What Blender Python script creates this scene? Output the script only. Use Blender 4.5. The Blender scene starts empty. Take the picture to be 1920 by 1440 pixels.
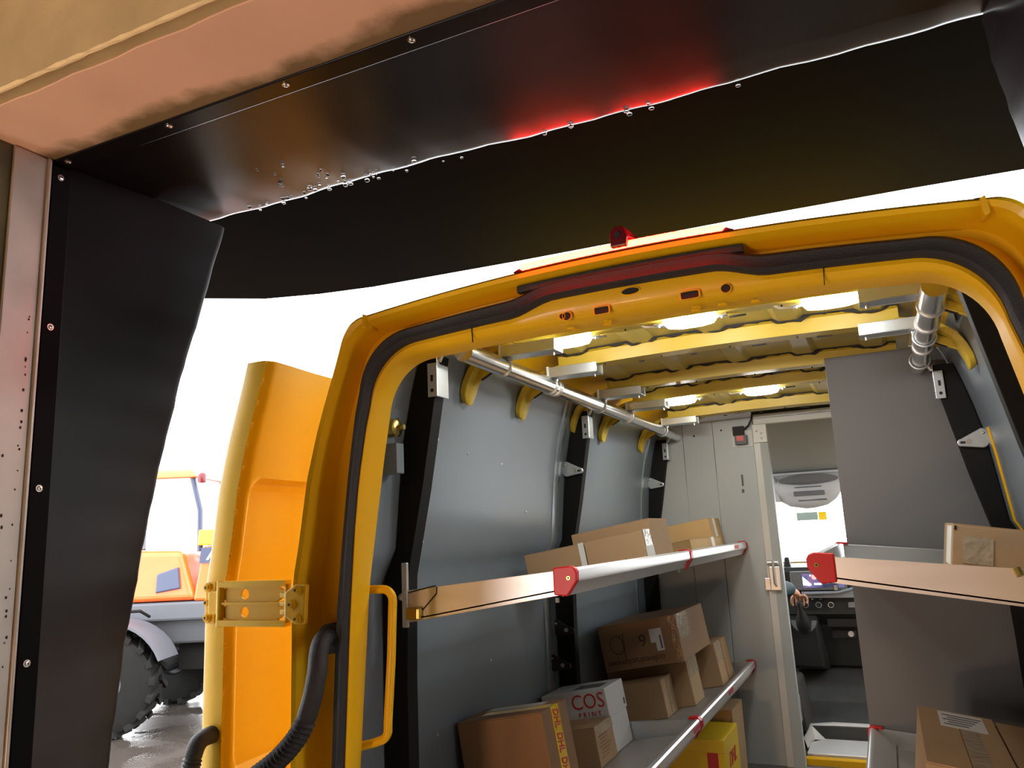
import bpy, math, random
from mathutils import Vector, Matrix
random.seed(7)
SC = bpy.context.scene
COL = SC.collection
CX = -.484            # the van's centre line
GZ = -2.0             # ground outside
FZ = -1.33            # van floor

# ------------------------------------------------------------------ materials
def mat(name, col, rough=.5, metal=0., var=0., vscale=6., bump=0., bscale=60., spec=.5, coat=0., rvar=0., stretch=None, var2=None):
    m = bpy.data.materials.new(name); m.use_nodes = True
    nt = m.node_tree; b = nt.nodes['Principled BSDF']
    b.inputs['Base Color'].default_value = (*col, 1)
    b.inputs['Roughness'].default_value = rough
    b.inputs['Metallic'].default_value = metal
    b.inputs['Specular IOR Level'].default_value = spec
    b.inputs['Coat Weight'].default_value = coat
    b.inputs['Coat Roughness'].default_value = .08
    tc = nt.nodes.new('ShaderNodeTexCoord')
    src = tc.outputs['Object']
    if stretch:
        mp = nt.nodes.new('ShaderNodeMapping'); mp.inputs['Scale'].default_value = stretch
        nt.links.new(src, mp.inputs['Vector']); src = mp.outputs['Vector']
    if var or rvar:
        n = nt.nodes.new('ShaderNodeTexNoise'); n.inputs['Scale'].default_value = vscale; n.inputs['Detail'].default_value = 5
        nt.links.new(src, n.inputs['Vector'])
        if var:
            r = nt.nodes.new('ShaderNodeValToRGB')
            r.color_ramp.elements[0].position = .3; r.color_ramp.elements[1].position = .7
            c2 = var2 or tuple(c*(1-var) for c in col)
            r.color_ramp.elements[0].color = (*c2, 1); r.color_ramp.elements[1].color = (*col, 1)
            nt.links.new(n.outputs['Fac'], r.inputs['Fac']); nt.links.new(r.outputs['Color'], b.inputs['Base Color'])
        if rvar:
            mr = nt.nodes.new('ShaderNodeMapRange')
            mr.inputs['To Min'].default_value = max(.02, rough-rvar); mr.inputs['To Max'].default_value = rough+rvar
            nt.links.new(n.outputs['Fac'], mr.inputs['Value']); nt.links.new(mr.outputs['Result'], b.inputs['Roughness'])
    if bump:
        n2 = nt.nodes.new('ShaderNodeTexNoise'); n2.inputs['Scale'].default_value = bscale; n2.inputs['Detail'].default_value = 3
        nt.links.new(src, n2.inputs['Vector'])
        bp = nt.nodes.new('ShaderNodeBump'); bp.inputs['Strength'].default_value = bump; bp.inputs['Distance'].default_value = .01
        nt.links.new(n2.outputs['Fac'], bp.inputs['Height']); nt.links.new(bp.outputs['Normal'], b.inputs['Normal'])
    return m

def emit(name, col, strength):
    m = bpy.data.materials.new(name); m.use_nodes = True
    nt = m.node_tree; b = nt.nodes['Principled BSDF']
    b.inputs['Base Color'].default_value = (.8, .8, .8, 1)
    b.inputs['Emission Color'].default_value = (*col, 1); b.inputs['Emission Strength'].default_value = strength
    return m

def pane_glass(name, tint=(.95, .97, .96)):
    m = bpy.data.materials.new(name); m.use_nodes = True
    nt = m.node_tree; nt.nodes.clear()
    out = nt.nodes.new('ShaderNodeOutputMaterial'); mx = nt.nodes.new('ShaderNodeMixShader')
    t = nt.nodes.new('ShaderNodeBsdfTransparent'); g = nt.nodes.new('ShaderNodeBsdfGlossy')
    t.inputs['Color'].default_value = (*tint, 1); g.inputs['Roughness'].default_value = .02; mx.inputs['Fac'].default_value = .07
    nt.links.new(t.outputs['BSDF'], mx.inputs[1]); nt.links.new(g.outputs['BSDF'], mx.inputs[2])
    nt.links.new(mx.outputs['Shader'], out.inputs['Surface'])
    return m

M = {}
M['yellow'] = mat('yellow_paint', (.84, .475, .006), .38, var=.05, vscale=3, coat=.08, spec=.28)
M['yellow_in'] = mat('yellow_primer', (.62, .44, .035), .42, var=.12, vscale=5)
M['skin_in'] = mat('roof_sheet_paint', (.52, .40, .10), .38, var=.2, vscale=4)
M['rubber'] = mat('black_rubber', (.018, .017, .018), .62, bump=.3, bscale=300)
M['vinyl'] = mat('black_vinyl', (.0065, .0052, .006), .25, rvar=.03, vscale=5, bump=.02, bscale=9, spec=.36)
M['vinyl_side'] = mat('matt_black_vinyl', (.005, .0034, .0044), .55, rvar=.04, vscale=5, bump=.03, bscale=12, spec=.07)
M['tarp'] = mat('dark_tarpaulin', (.0045, .0042, .0045), .8, var=.3, vscale=5, bump=.05, bscale=8, spec=.03)
M['liner'] = mat('grey_liner', (.20, .245, .29), .36, var=.06, vscale=3, bump=.03, bscale=500)
M['panel'] = mat('partition_grey', (.17, .17, .175), .55, var=.08, vscale=3)
M['bulk'] = mat('bulkhead_grey', (.50, .53, .54), .42, var=.06, vscale=2)
M['frame'] = mat('frame_grey', (.68, .67, .63), .35)
M['alu'] = mat('brushed_aluminium', (.74, .74, .75), .34, metal=.6)
M['steel'] = mat('worn_steel', (.86, .83, .82), .40, metal=.95, rvar=.06, vscale=3, stretch=(.6, 1, 9))
M['deck'] = mat('shelf_sheet', (.40, .39, .38), .5, metal=.55, var=.1, vscale=7)
M['tube'] = mat('load_bar_steel', (.82, .82, .82), .22, metal=1)
M['zinc'] = mat('zinc_plate', (.64, .70, .74), .34, metal=.85)
M['galv'] = mat('galvanised_jamb', (.55, .49, .42), .42, metal=.6, rvar=.15, vscale=9, var=.25)
M['dark'] = mat('dark_void', (.012, .010, .010), .7)
M['post'] = mat('black_upright', (.007, .007, .008), .6, spec=.2)
M['redcap'] = mat('red_plastic', (.62, .008, .014), .38)
M['sticker'] = mat('red_sticker', (.72, .05, .08), .4)
M['card'] = mat('cardboard', (.47, .31, .17), .8, var=.1, vscale=4, bump=.05, bscale=120)
M['card2'] = mat('cardboard_ochre', (.52, .34, .15), .8, var=.1, vscale=5, bump=.05, bscale=120)
M['card3'] = mat('cardboard_brown', (.33, .19, .10), .8, var=.12, vscale=4, bump=.05, bscale=120)
M['tape'] = mat('clear_parcel_tape', (.50, .40, .28), .15, var=.2, vscale=18, bump=.4, bscale=50)
M['papertape'] = mat('pale_tape', (.72, .68, .6), .5)
M['white'] = mat('white_card', (.74, .75, .78), .5, var=.05, vscale=5)
M['paper'] = mat('paper_label', (.78, .78, .76), .6)
M['ink'] = mat('grey_print', (.12, .12, .13), .7)
M['marker'] = mat('marker_ink', (.035, .016, .012), .7)
M['redink'] = mat('red_print', (.62, .03, .03), .5)
M['ytape'] = mat('yellow_parcel_tape', (.9, .62, .02), .22, bump=.2, bscale=60)
M['ybox'] = mat('yellow_carton', (.92, .62, .01), .45, var=.04, vscale=5)
M['concrete'] = mat('ochre_concrete', (.50, .38, .20), .85, var=.25, vscale=7, bump=.25, bscale=25)
def soffit_mat():
    m = mat('soffit_paint', (.78, .50, .36), .75, var=.12, vscale=5, bump=.08, bscale=20)
    nt = m.node_tree; b = nt.nodes['Principled BSDF']
    # damp grime along the edge where the pad meets the soffit
    old = b.inputs['Base Color'].links[0].from_socket
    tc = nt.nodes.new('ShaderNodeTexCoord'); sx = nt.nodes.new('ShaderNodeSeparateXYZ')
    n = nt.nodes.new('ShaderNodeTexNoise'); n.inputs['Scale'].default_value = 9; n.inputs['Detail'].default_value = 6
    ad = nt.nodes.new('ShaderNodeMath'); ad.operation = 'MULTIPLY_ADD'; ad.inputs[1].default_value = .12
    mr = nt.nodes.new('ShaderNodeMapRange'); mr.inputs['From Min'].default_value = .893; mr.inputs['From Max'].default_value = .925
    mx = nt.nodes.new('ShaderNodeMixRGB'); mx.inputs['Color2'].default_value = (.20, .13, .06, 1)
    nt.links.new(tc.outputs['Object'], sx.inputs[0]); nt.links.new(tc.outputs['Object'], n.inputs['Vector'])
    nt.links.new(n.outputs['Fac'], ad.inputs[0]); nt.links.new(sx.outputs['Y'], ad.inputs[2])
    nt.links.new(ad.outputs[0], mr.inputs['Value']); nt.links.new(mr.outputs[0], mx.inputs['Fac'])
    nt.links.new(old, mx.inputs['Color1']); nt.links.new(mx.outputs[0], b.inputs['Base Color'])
    return m
M['soffit'] = soffit_mat()
M['wall'] = mat('hall_wall', (.30, .26, .18), .85, var=.3, vscale=6)
M['mould'] = mat('stained_reveal', (.17, .16, .08), .85, var=.6, vscale=9)
M['hallfloor'] = mat('hall_floor', (.42, .36, .28), .7, var=.2, vscale=3)
M['screw'] = mat('screw_steel', (.72, .66, .6), .3, metal=1)
M['gold'] = mat('gold_zinc', (.55, .42, .12), .25, metal=1)
M['led'] = emit('led_lens', (1, .985, .955), 108)
M['brake'] = emit('brake_lens', (1, .014, .006), 75)
M['redhouse'] = mat('dark_red_housing', (.13, .004, .008), .25)
M['dash'] = mat('dash_plastic', (.016, .017, .019), .5, bump=.1, bscale=300)
M['dashgrey'] = mat('dash_grey', (.22, .24, .27), .4)
M['head'] = mat('headliner_felt', (.30, .31, .29), .9)
M['console'] = mat('console_plastic', (.50, .51, .53), .5)
M['slot'] = mat('console_dark', (.12, .12, .125), .5)
M['glass'] = pane_glass('clear_glass')
M['cabfloor'] = mat('rubber_floor', (.045, .048, .05), .6, var=.3, vscale=14, bump=.2, bscale=200)
M['step'] = mat('step_aluminium', (.86, .86, .87), .4, metal=.6, bump=.25, bscale=90)
M['seat'] = mat('seat_fabric', (.03, .03, .032), .85)
M['skinp'] = mat('skin', (.62, .33, .22), .5)
M['jacket'] = mat('dark_teal_jacket', (.022, .05, .07), .75, var=.3, vscale=20)
M['hair'] = mat('hair', (.03, .02, .015), .6)
M['trouser'] = mat('dark_trousers', (.02, .022, .03), .8)
M['orange'] = mat('orange_paint', (.9, .13, .015), .35, coat=.3)
M['orange2'] = mat('amber_paint', (.92, .36, .02), .4)
M['grey'] = mat('tractor_grey', (.09, .093, .108), .55, var=.1, vscale=4)
M['tyre'] = mat('tyre_rubber', (.010, .0095, .009), .75, var=.3, vscale=8, spec=.22)
M['navy'] = mat('navy_panel', (.04, .05, .10), .3)
M['drop'] = None
def drop_mat():
    m = bpy.data.materials.new('water'); m.use_nodes = True
    b = m.node_tree.nodes['Principled BSDF']
    b.inputs['Transmission Weight'].default_value = 1; b.inputs['Roughness'].default_value = .02; b.inputs['IOR'].default_value = 1.33
    return m
M['drop'] = drop_mat()
def wet_mat():
    m = bpy.data.materials.new('wet_asphalt'); m.use_nodes = True
    nt = m.node_tree; b = nt.nodes['Principled BSDF']
    tc = nt.nodes.new('ShaderNodeTexCoord'); n = nt.nodes.new('ShaderNodeTexNoise'); n.inputs['Scale'].default_value = .75; n.inputs['Detail'].default_value = 6
    nt.links.new(tc.outputs['Object'], n.inputs['Vector'])
    r = nt.nodes.new('ShaderNodeValToRGB'); r.color_ramp.elements[0].position = .46; r.color_ramp.elements[1].position = .56
    r.color_ramp.elements[0].color = (.02, .02, .02, 1); r.color_ramp.elements[1].color = (.38, .38, .38, 1)
    nt.links.new(n.outputs['Fac'], r.inputs['Fac']); nt.links.new(r.outputs['Color'], b.inputs['Roughness'])
    c = nt.nodes.new('ShaderNodeValToRGB'); c.color_ramp.elements[0].color = (.035, .03, .027, 1); c.color_ramp.elements[1].color = (.075, .06, .05, 1)
    n2 = nt.nodes.new('ShaderNodeTexNoise'); n2.inputs['Scale'].default_value = 40
    nt.links.new(tc.outputs['Object'], n2.inputs['Vector']); nt.links.new(n2.outputs['Fac'], c.inputs['Fac']); nt.links.new(c.outputs['Color'], b.inputs['Base Color'])
    bp = nt.nodes.new('ShaderNodeBump'); bp.inputs['Distance'].default_value = .02
    ml = nt.nodes.new('ShaderNodeMath'); ml.operation = 'MULTIPLY'
    nt.links.new(r.outputs['Color'], ml.inputs[0]); nt.links.new(n2.outputs['Fac'], ml.inputs[1])
    nt.links.new(ml.outputs[0], bp.inputs['Height']); nt.links.new(bp.outputs['Normal'], b.inputs['Normal'])
    return m
M['wet'] = wet_mat()
def screen_mat():
    m = bpy.data.materials.new('camera_screen'); m.use_nodes = True
    nt = m.node_tree; b = nt.nodes['Principled BSDF']; b.inputs['Base Color'].default_value = (.02, .02, .03, 1)
    tc = nt.nodes.new('ShaderNodeTexCoord'); n = nt.nodes.new('ShaderNodeTexNoise'); n.inputs['Scale'].default_value = 13; n.inputs['Detail'].default_value = 2
    nt.links.new(tc.outputs['Object'], n.inputs['Vector'])
    r = nt.nodes.new('ShaderNodeValToRGB'); e = r.color_ramp.elements
    e[0].position = .35; e[0].color = (.02, .02, .07, 1); e[1].position = .7; e[1].color = (.5, .12, .1, 1)
    x = e.new(.55); x.color = (.16, .16, .4, 1)
    nt.links.new(n.outputs['Fac'], r.inputs['Fac']); nt.links.new(r.outputs['Color'], b.inputs['Emission Color'])
    b.inputs['Emission Strength'].default_value = 1
    return m
M['screen'] = screen_mat()
M['screenwhite'] = emit('screen_white', (.85, .88, 1), 1.1)

# ------------------------------------------------------------------ mesh helpers
WL = {}
class MB:
    def __init__(s): s.v = []; s.f = []
    def add(s, vs, fs):
        k = len(s.v); s.v += [tuple(p) for p in vs]; s.f += [tuple(i+k for i in f) for f in fs]; return s
    def hexa(s, p):   # 8 points: bottom 4 ccw, top 4 ccw
        return s.add(p, [(3, 2, 1, 0), (4, 5, 6, 7), (0, 1, 5, 4), (1, 2, 6, 5), (2, 3, 7, 6), (3, 0, 4, 7)])
    def mm(s, x0, x1, y0, y1, z0, z1):
        return s.hexa([(x0, y0, z0), (x1, y0, z0), (x1, y1, z0), (x0, y1, z0), (x0, y0, z1), (x1, y0, z1), (x1, y1, z1), (x0, y1, z1)])
    def obox(s, o, a, b, c):   # corner and three edge vectors
        o, a, b, c = map(Vector, (o, a, b, c))
        return s.hexa([o, o+a, o+a+b, o+b, o+c, o+a+c, o+a+b+c, o+b+c])
    def prism(s, poly, vec):
        n = len(poly); poly = [Vector(p) for p in poly]; vec = Vector(vec)
        return s.add(poly+[p+vec for p in poly], [tuple(range(n))[::-1], tuple(range(n, 2*n))]+[(i, (i+1) % n, n+(i+1) % n, n+i) for i in range(n)])
    def loft(s, secs, closed=False, caps=False):
        n = len(secs[0]); vs = [p for q in secs for p in q]; fs = []
        for k in range(len(secs)-1):
            for i in range(n if closed else n-1):
                j = (i+1) % n
                fs.append((k*n+i, k*n+j, (k+1)*n+j, (k+1)*n+i))
        if caps: fs += [tuple(range(n))[::-1], tuple(range((len(secs)-1)*n, len(secs)*n))]
        return s.add(vs, fs)
    def tube(s, pts, r, n=12, caps=True):
        pts = [Vector(p) for p in pts]; rs = r if isinstance(r, (list, tuple)) else [r]*len(pts)
        secs = []; up = None
        for i, p in enumerate(pts):
            d = (pts[min(i+1, len(pts)-1)]-pts[max(i-1, 0)]).normalized()
            if up is None:
                up = Vector((0, 0, 1)) if abs(d.z) < .9 else Vector((1, 0, 0))
            a = d.cross(up).normalized(); up = a.cross(d).normalized(); b = up
            secs.append([p+(a*math.cos(t)+b*math.sin(t))*rs[i] for t in [2*math.pi*k/n for k in range(n)]])
        return s.loft(secs, True, caps)
    def cyl(s, p0, p1, r, n=14): return s.tube([p0, p1], r, n)
    def ball(s, c, r, n=10, m=6, sc=(1, 1, 1)):
        secs = []
        for j in range(m+1):
            a = math.pi*j/m
            secs.append([(c[0]+r*sc[0]*math.sin(a)*math.cos(2*math.pi*i/n), c[1]+r*sc[1]*math.sin(a)*math.sin(2*math.pi*i/n), c[2]-r*sc[2]*math.cos(a)) for i in range(n)])
        return s.loft(secs, True)
    def disc(s, c, nrm, r, th=.002, n=16):
        c = Vector(c); nrm = Vector(nrm).normalized(); return s.cyl(c, c+nrm*th, r, n)
def mat_of(m): return M[m] if isinstance(m, str) else m
def build(name, mb, m, parent=None, origin=None, smooth=None, bevel=0, seg=2):
    base = WL[parent] if parent is not None else Vector(origin or (0, 0, 0))
    me = bpy.data.meshes.new(name)
    me.from_pydata([tuple(Vector(p)-base) for p in mb.v], [], mb.f); me.update()
    me.materials.append(mat_of(m))
    o = bpy.data.objects.new(name, me); COL.objects.link(o)
    if parent is not None: o.parent = parent
    else: o.location = base
    WL[o] = base.copy()
    import bmesh
    bm = bmesh.new(); bm.from_mesh(me); bmesh.ops.remove_doubles(bm, verts=bm.verts, dist=1e-5); bmesh.ops.recalc_face_normals(bm, faces=bm.faces); bm.to_mesh(me); bm.free()
    if smooth is not None:
        for p in me.polygons: p.use_smooth = True
        me.set_sharp_from_angle(angle=math.radians(smooth))
    if bevel:
        md = o.modifiers.new('bevel', 'BEVEL'); md.width = bevel; md.segments = seg; md.limit_method = 'ANGLE'; md.angle_limit = math.radians(40)
        md.harden_normals = False
    return o
def thing(name, label, cat, loc, group=None):
    o = bpy.data.objects.new(name, None); COL.objects.link(o); o.location = loc; o.empty_display_size = .1
    WL[o] = Vector(loc); return tag(o, label, cat, group)
def tag(o, label, cat, group=None, kind=None):
    o['label'] = label; o['category'] = cat
    if group: o['group'] = group
    if kind: o['kind'] = kind
    return o
def struct(name, mb, m, label, cat, **k):
    o = build(name, mb, m, **k); return tag(o, label, cat, kind='structure')
def part(name, mb, m, parent, label=None, **k):
    o = build(name, mb, m, parent, **k)
    if label: o['label'] = label
    return o
def interp(t, x):
    if x <= t[0][0]: return t[0][1]
    for (a, b), (c, d) in zip(t, t[1:]):
        if x <= c: return b+(d-b)*(x-a)/(c-a)
    return t[-1][1]
def text_geo(txt, size, ext=.0006, shear=0., off=0.):
    cu = bpy.data.curves.new('lettering', 'FONT'); cu.body = txt; cu.size = size; cu.extrude = ext; cu.shear = shear; cu.offset = off
    cu.align_x = 'CENTER'; cu.align_y = 'CENTER'; cu.resolution_u = 3
    ob = bpy.data.objects.new('lettering', cu); COL.objects.link(ob)
    bpy.context.view_layer.update()
    dg = bpy.context.evaluated_depsgraph_get(); e = ob.evaluated_get(dg); me = e.to_mesh()
    vs = [v.co.copy() for v in me.vertices]; fs = [tuple(p.vertices) for p in me.polygons]
    e.to_mesh_clear(); bpy.data.objects.remove(ob); bpy.data.curves.remove(cu)
    return vs, fs
def put_text(mb, txt, size, o, ux, uy, shear=0., off=0., sx=1.):
    vs, fs = text_geo(txt, size, shear=shear, off=off)
    o, ux, uy = Vector(o), Vector(ux).normalized(), Vector(uy).normalized(); n = ux.cross(uy)
    return mb.add([o+ux*(v.x*sx)+uy*v.y+n*v.z for v in vs], fs)
def sm(a, b, x):
    t = min(1, max(0, (x-a)/(b-a))); return t*t*(3-2*t)

# ------------------------------------------------------------------ setting: hall, opening, ground
XR = .250; XL = -1.33; YW0, YW1 = .690, .870; SZ = .728
o = MB()
o.mm(-6, XL, YW0, YW1, -2.0, 2.4); o.mm(XR, 6, YW0, YW1, -2.0, 2.4)
w = struct('wall_front', o, 'mould', 'stained greenish wall beside the opening, seen left of the metal jamb', 'wall')
o = MB(); o.mm(-6, 6, YW0, YW1, SZ+.003, 2.4)
struct('wall_lintel', o, 'concrete', 'ochre concrete lintel wall above the opening with a crumbling lower edge', 'lintel', bevel=.006)
# soffit sheet with a plaster strip along its inner edge
o = MB()
n = 60; secs = []
for i in range(n+1):
    x = XL-.6+(XR-XL+1.2)*i/n
    j = .0012*math.sin(x*37)+.001*math.sin(x*91)
    secs.append([(x, YW0+.026+j, SZ), (x, YW1+.01, SZ), (x, YW1+.01, SZ+.02), (x, YW0+.026+j, SZ+.02)])
o.loft(secs, True, True)
struct('trim_soffit', o, 'soffit', 'orange brown painted soffit under the lintel with damp grime along the black pad', 'soffit')
o = MB(); secs = []
for i in range(n*2+1):
    x = XL-.6+(XR-XL+1.2)*i/(2*n)
    j = .0008*math.sin(x*53)+.0009*math.sin(x*131+1)+.0006*math.sin(x*311)
    secs.append([(x, YW0-.003+j, SZ-.001), (x, YW0+.000+j, SZ-.002+j*.5), (x, YW0+.004+j, SZ+.001), (x, YW0+.004, SZ+.010), (x, YW0-.0035, SZ+.004+j)])
o.loft(secs, True, True)
struct('trim_edge', o, mat('bright_plaster', (.72, .57, .32), .8, bump=.3, bscale=60), 'chipped pale plaster edge along the bottom of the lintel', 'edge strip')
o = MB(); o.mm(-6, 6, -7, YW0, FZ-.12, FZ-.02)
struct('floor', o, 'hallfloor', 'hall floor of the loading dock', 'floor')
o = MB(); o.mm(-6, 6, -7, YW1, 2.4, 2.55); struct('ceiling', o, 'wall', 'hall ceiling', 'ceiling')
o = MB(); o.mm(-6, 6, -7.15, -7, FZ-.1, 2.55); struct('wall_back', o, 'wall', 'rear wall of the hall', 'wall')
o = MB(); o.mm(-6.15, -6, -7.15, YW1, FZ-.1, 2.55); struct('wall_left', o, 'wall', 'left wall of the hall', 'wall')
o = MB(); o.mm(6, 6.15, -7.15, YW1, FZ-.1, 2.55); struct('wall_right', o, 'wall', 'right wall of the hall', 'wall')
o = MB(); o.mm(XL, XR, YW0, 1.62, FZ-.12, FZ-.05); struct('floor_leveller', o, 'step', 'steel dock leveller plate bridging to the van', 'dock plate')
o = MB(); o.mm(-60, 40, YW1, 80, GZ-.2, GZ); struct('ground', o, 'wet', 'wet asphalt yard with puddles outside the dock', 'ground')
M['bounce_facade'] = mat('pale_bounce_facade', (.72, .72, .70), .7, var=.08, vscale=2)  # unseen pale cladding, added to bounce sky light onto the van door
for nm, a, b in (('wall_bounce_left', -6, -1.98), ('wall_bounce_right', .95, 6)):
    o = MB(); x = a
    while x < b-.02:
        o.mm(x, min(x+.18, b), YW1, YW1+.03, GZ, 2.4); x += .2
    o.mm(a, b, YW1, YW1+.012, GZ, 2.4)
    struct(nm, o, 'bounce_facade', 'added pale ribbed cladding bouncing sky light, unseen beside the dock seal', 'wall')
# metal jamb on the left reveal
o = MB(); o.mm(XL, XL+.006, .803, YW1, FZ-.05, SZ-.001); o.mm(XL, XL+.012, YW1-.006, YW1, FZ-.05, SZ-.001)
jb = struct('trim_jamb', o, 'galv', 'galvanised metal jamb strip at the far left, lit warm at its foot', 'jamb', bevel=.0015)
o = MB()
for k in range(46):
    z = .42-random.random()*1.3; o.ball((XL+.0065, YW1-.019+random.gauss(0, .0012), z), .0011+random.random()*.0014, 7, 4, (.3, 1, 1.3))
for k in range(30):
    z = .2-random.random()*1.0; o.ball((XL+.0065, YW1-.045+random.gauss(0, .004), z), .0010+random.random()*.0014, 7, 4, (.3, 1, 1.6))
part('rust_spots', o, 'marker', jb, 'dark rust specks')

# ------------------------------------------------------------------ dock seal pads
def wig(t, s=1): return s*(.0016*math.sin(t*9.3)+.0012*math.sin(t*21.7+1)+.0012*math.sin(t*47+2)+.0006*math.sin(t*103))
def arc2(c, r, a0, a1, n=7):
    return [(c[0]+r*math.cos(a0+(a1-a0)*i/n), c[1]+r*math.sin(a0+(a1-a0)*i/n)) for i in range(n+1)]
def pad_screw(p, nrm, parent):
    p = Vector(p); nrm = Vector(nrm)
    o = MB(); o.disc(p, nrm, .0062, .0015); o.tube([p+nrm*.0015, p+nrm*.003, p+nrm*.0038], [.0045, .0038, .0015], 14)
    s = part('screw', o, 'screw', parent, smooth=40)
    o = MB(); o.disc(p+nrm*.0036, nrm, .0014, .0006, 6); part('screw_socket', o, 'dark', s)
# head pad
hp = thing('dock_seal_pad', 'horizontal black vinyl head pad across the top of the opening, beaded with water', 'dock seal', (CX, 1.08, SZ))
def hz(x): return .757-.0115*(x+1.3)
o = MB(); secs = []
N = 160
for i in range(N+1):
    x = -2.3+3.5*i/N
    r = .046+.006*math.sin(x*6)
    yb = 1.305+wig(x, .9); zb = hz(x)+wig(x+3, .5)
    sag = .003*math.sin(x*4.1)
    p = [(.872, SZ), (.93, SZ+.004), (1.08, SZ+.012-sag*.6), (1.2, zb-.008-sag*.3)]
    p += arc2((yb-r, zb+r), r, -math.pi*.5, 0, 12)
    p += [(yb+.012, zb+.12), (yb, .945), (.872, .945)]
    secs.append([(x, y, z) for y, z in p])
o.loft(secs, True, True)
part('cover', o, 'vinyl', hp, smooth=50)
o = MB(); o.mm(-1.33, .25, .874, .912, SZ-.0035, SZ+.006)
st = part('fixing_strip', o, 'vinyl', hp, bevel=.002)
for x in (-1.30, -1.039, -.782, -.546, -.29, -.04, .2): pad_screw((x, .887, SZ-.0035), (0, 0, -1), hp)
# side pads
TL = [(-2.0, -1.66), (-.461, -1.616), (-.189, -1.584), (.105, -1.512), (.384, -1.436), (.577, -1.366), (.74, -1.316)]
def side_pad(sgn, label):
    t = thing('dock_seal_pad', label, 'dock seal', (XL-.2 if sgn < 0 else XR+.2, 1.08, GZ))
    o = MB(); secs = []
    for i in range(121):
        z = GZ+(SZ+.012-GZ)*i/120
        if sgn < 0: xf = interp(TL, z); xn = XL-.004
        else: xf = .222+max(0, .74-z)*.10; xn = XR-.006
        xf += sgn*-1*0+wig(z*1.4+sgn, .9)
        r = .026+.008*math.sin(z*5)
        dent = .004*math.sin(z*3.3)
        q = [(xn, .872), ((xn*2+xf)/3-sgn*(-.004)+dent*.4, 1.0), ((xn+xf*2)/3+dent*.7, 1.15), (xf-sgn*.001, 1.302-r)]
        for a in range(1, 7):
            an = a/6*math.pi/2
            q.append((xf+sgn*(r-r*math.cos(an)), 1.302-r+r*math.sin(an)))
        q += [(xf+sgn*.28, 1.302), (xf+sgn*.32, 1.28), (xn+sgn*.62, .872)]
        secs.append([(x, y, z) for x, y in q])
    o.loft(secs, True, True); part('cover', o, 'vinyl_side' if sgn < 0 else 'vinyl', t, smooth=50)
    xs = XL+.001 if sgn < 0 else XR-.006
    o = MB(); o.mm(min(xs, xs-sgn*.0035), max(xs, xs-sgn*.0035), .876, .914, FZ, SZ-.008)
    part('fixing_strip', o, 'vinyl_side', t, bevel=.0015)
    z = .70
    while z > -1.2:
        pad_screw((xs-sgn*.0035, .892, z), (-sgn, 0, 0), t); z -= .29
    return t
side_pad(-1, 'tall black vinyl side pad left of the opening with a column of screws')
side_pad(1, 'black vinyl side pad cut off at the upper right corner of the photo')
# dark awning beyond the head pad
o = MB(); top = []
pts = [(-2.75, 1.30)]
edge = [(-2.75, 1.85), (-2.5, 1.98), (-2.25, 2.15), (-2.08, 2.265), (-1.87, 2.33), (-1.65, 2.37), (-1.05, 2.41), (-.28, 2.44), (.17, 2.47), (.5, 2.5), (1.6, 2.56), (1.6, 1.30)]
poly = pts+edge
o.prism([(x, y, .95) for x, y in poly], (0, 0, .05))
tag(build('awning', o, 'tarp', origin=(CX, 1.3, .95), bevel=.012), 'dark flat awning over the van roof, its far edge cut against the white sky', 'awning')
o = MB(); o.mm(-2.75, 1.6, YW1, 1.30, .946, 1.0)
struct('trim_canopy', o, 'tarp', 'dark fixing board carrying the awning above the head pad', 'board')
# water drops
def drop(p, r, hang=1.):
    mb = MB(); mb.ball((p[0], p[1], p[2]), r, 12, 8, (1, 1, .62*hang))
    o = build('water_drop', mb, 'drop', origin=p, smooth=80)
    tag(o, 'clear water drop beading on the underside of the black head pad', 'water drop', 'water drops beading on the head pad')
D1 = [(-1.048, 1.108), (-1.033, 1.143), (-.984, 1.109), (-.996, 1.125), (-1.039, 1.167), (-1.052, 1.18), (-1.059, 1.192), (-.967, 1.196), (-.948, 1.203), (-.962, 1.218), (-.946, 1.179), (-1.027, 1.243), (-1.023, 1.256), (-1.0, 1.242), (-1.089, 1.258), (-1.114, 1.258), (-1.104, 1.262), (-1.208, 1.257), (-1.183, 1.263), (-1.165, 1.265), (-.93, 1.231), (-.955, 1.246), (-.969, 1.259), (-.954, 1.27), (-.941, 1.271), (-.878, 1.253), (-.868, 1.259), (-.881, 1.268), (-.828, 1.262), (-.767, 1.245), (-.996, 1.27), (-.988, 1.256), (-1.055, 1.259), (-.902, 1.275), (-.335, 1.272), (-.293, 1.266), (-.442, 1.272), (-.496, 1.275), (-.807, 1.28), (-.333, 1.285), (-.292, 1.285), (-.14, 1.285), (-.876, 1.28), (-1.13, 1.28), (-1.2, 1.282), (-1.07, 1.283), (-.72, 1.28), (-.68, 1.284)]
for x, y in D1:
    zz = interp([(1.0, SZ+.008), (1.08, SZ+.012), (1.2, hz(x)-.008), (1.28, hz(x))], y) - .003*math.sin(x*4.1)*(.6 if y < 1.14 else .3 if y < 1.24 else 0)
    drop((x, y, zz-.001), random.choice((.0026, .0032, .0038, .0046, .0054)), random.choice((.9, 1, 1.3)))

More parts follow.
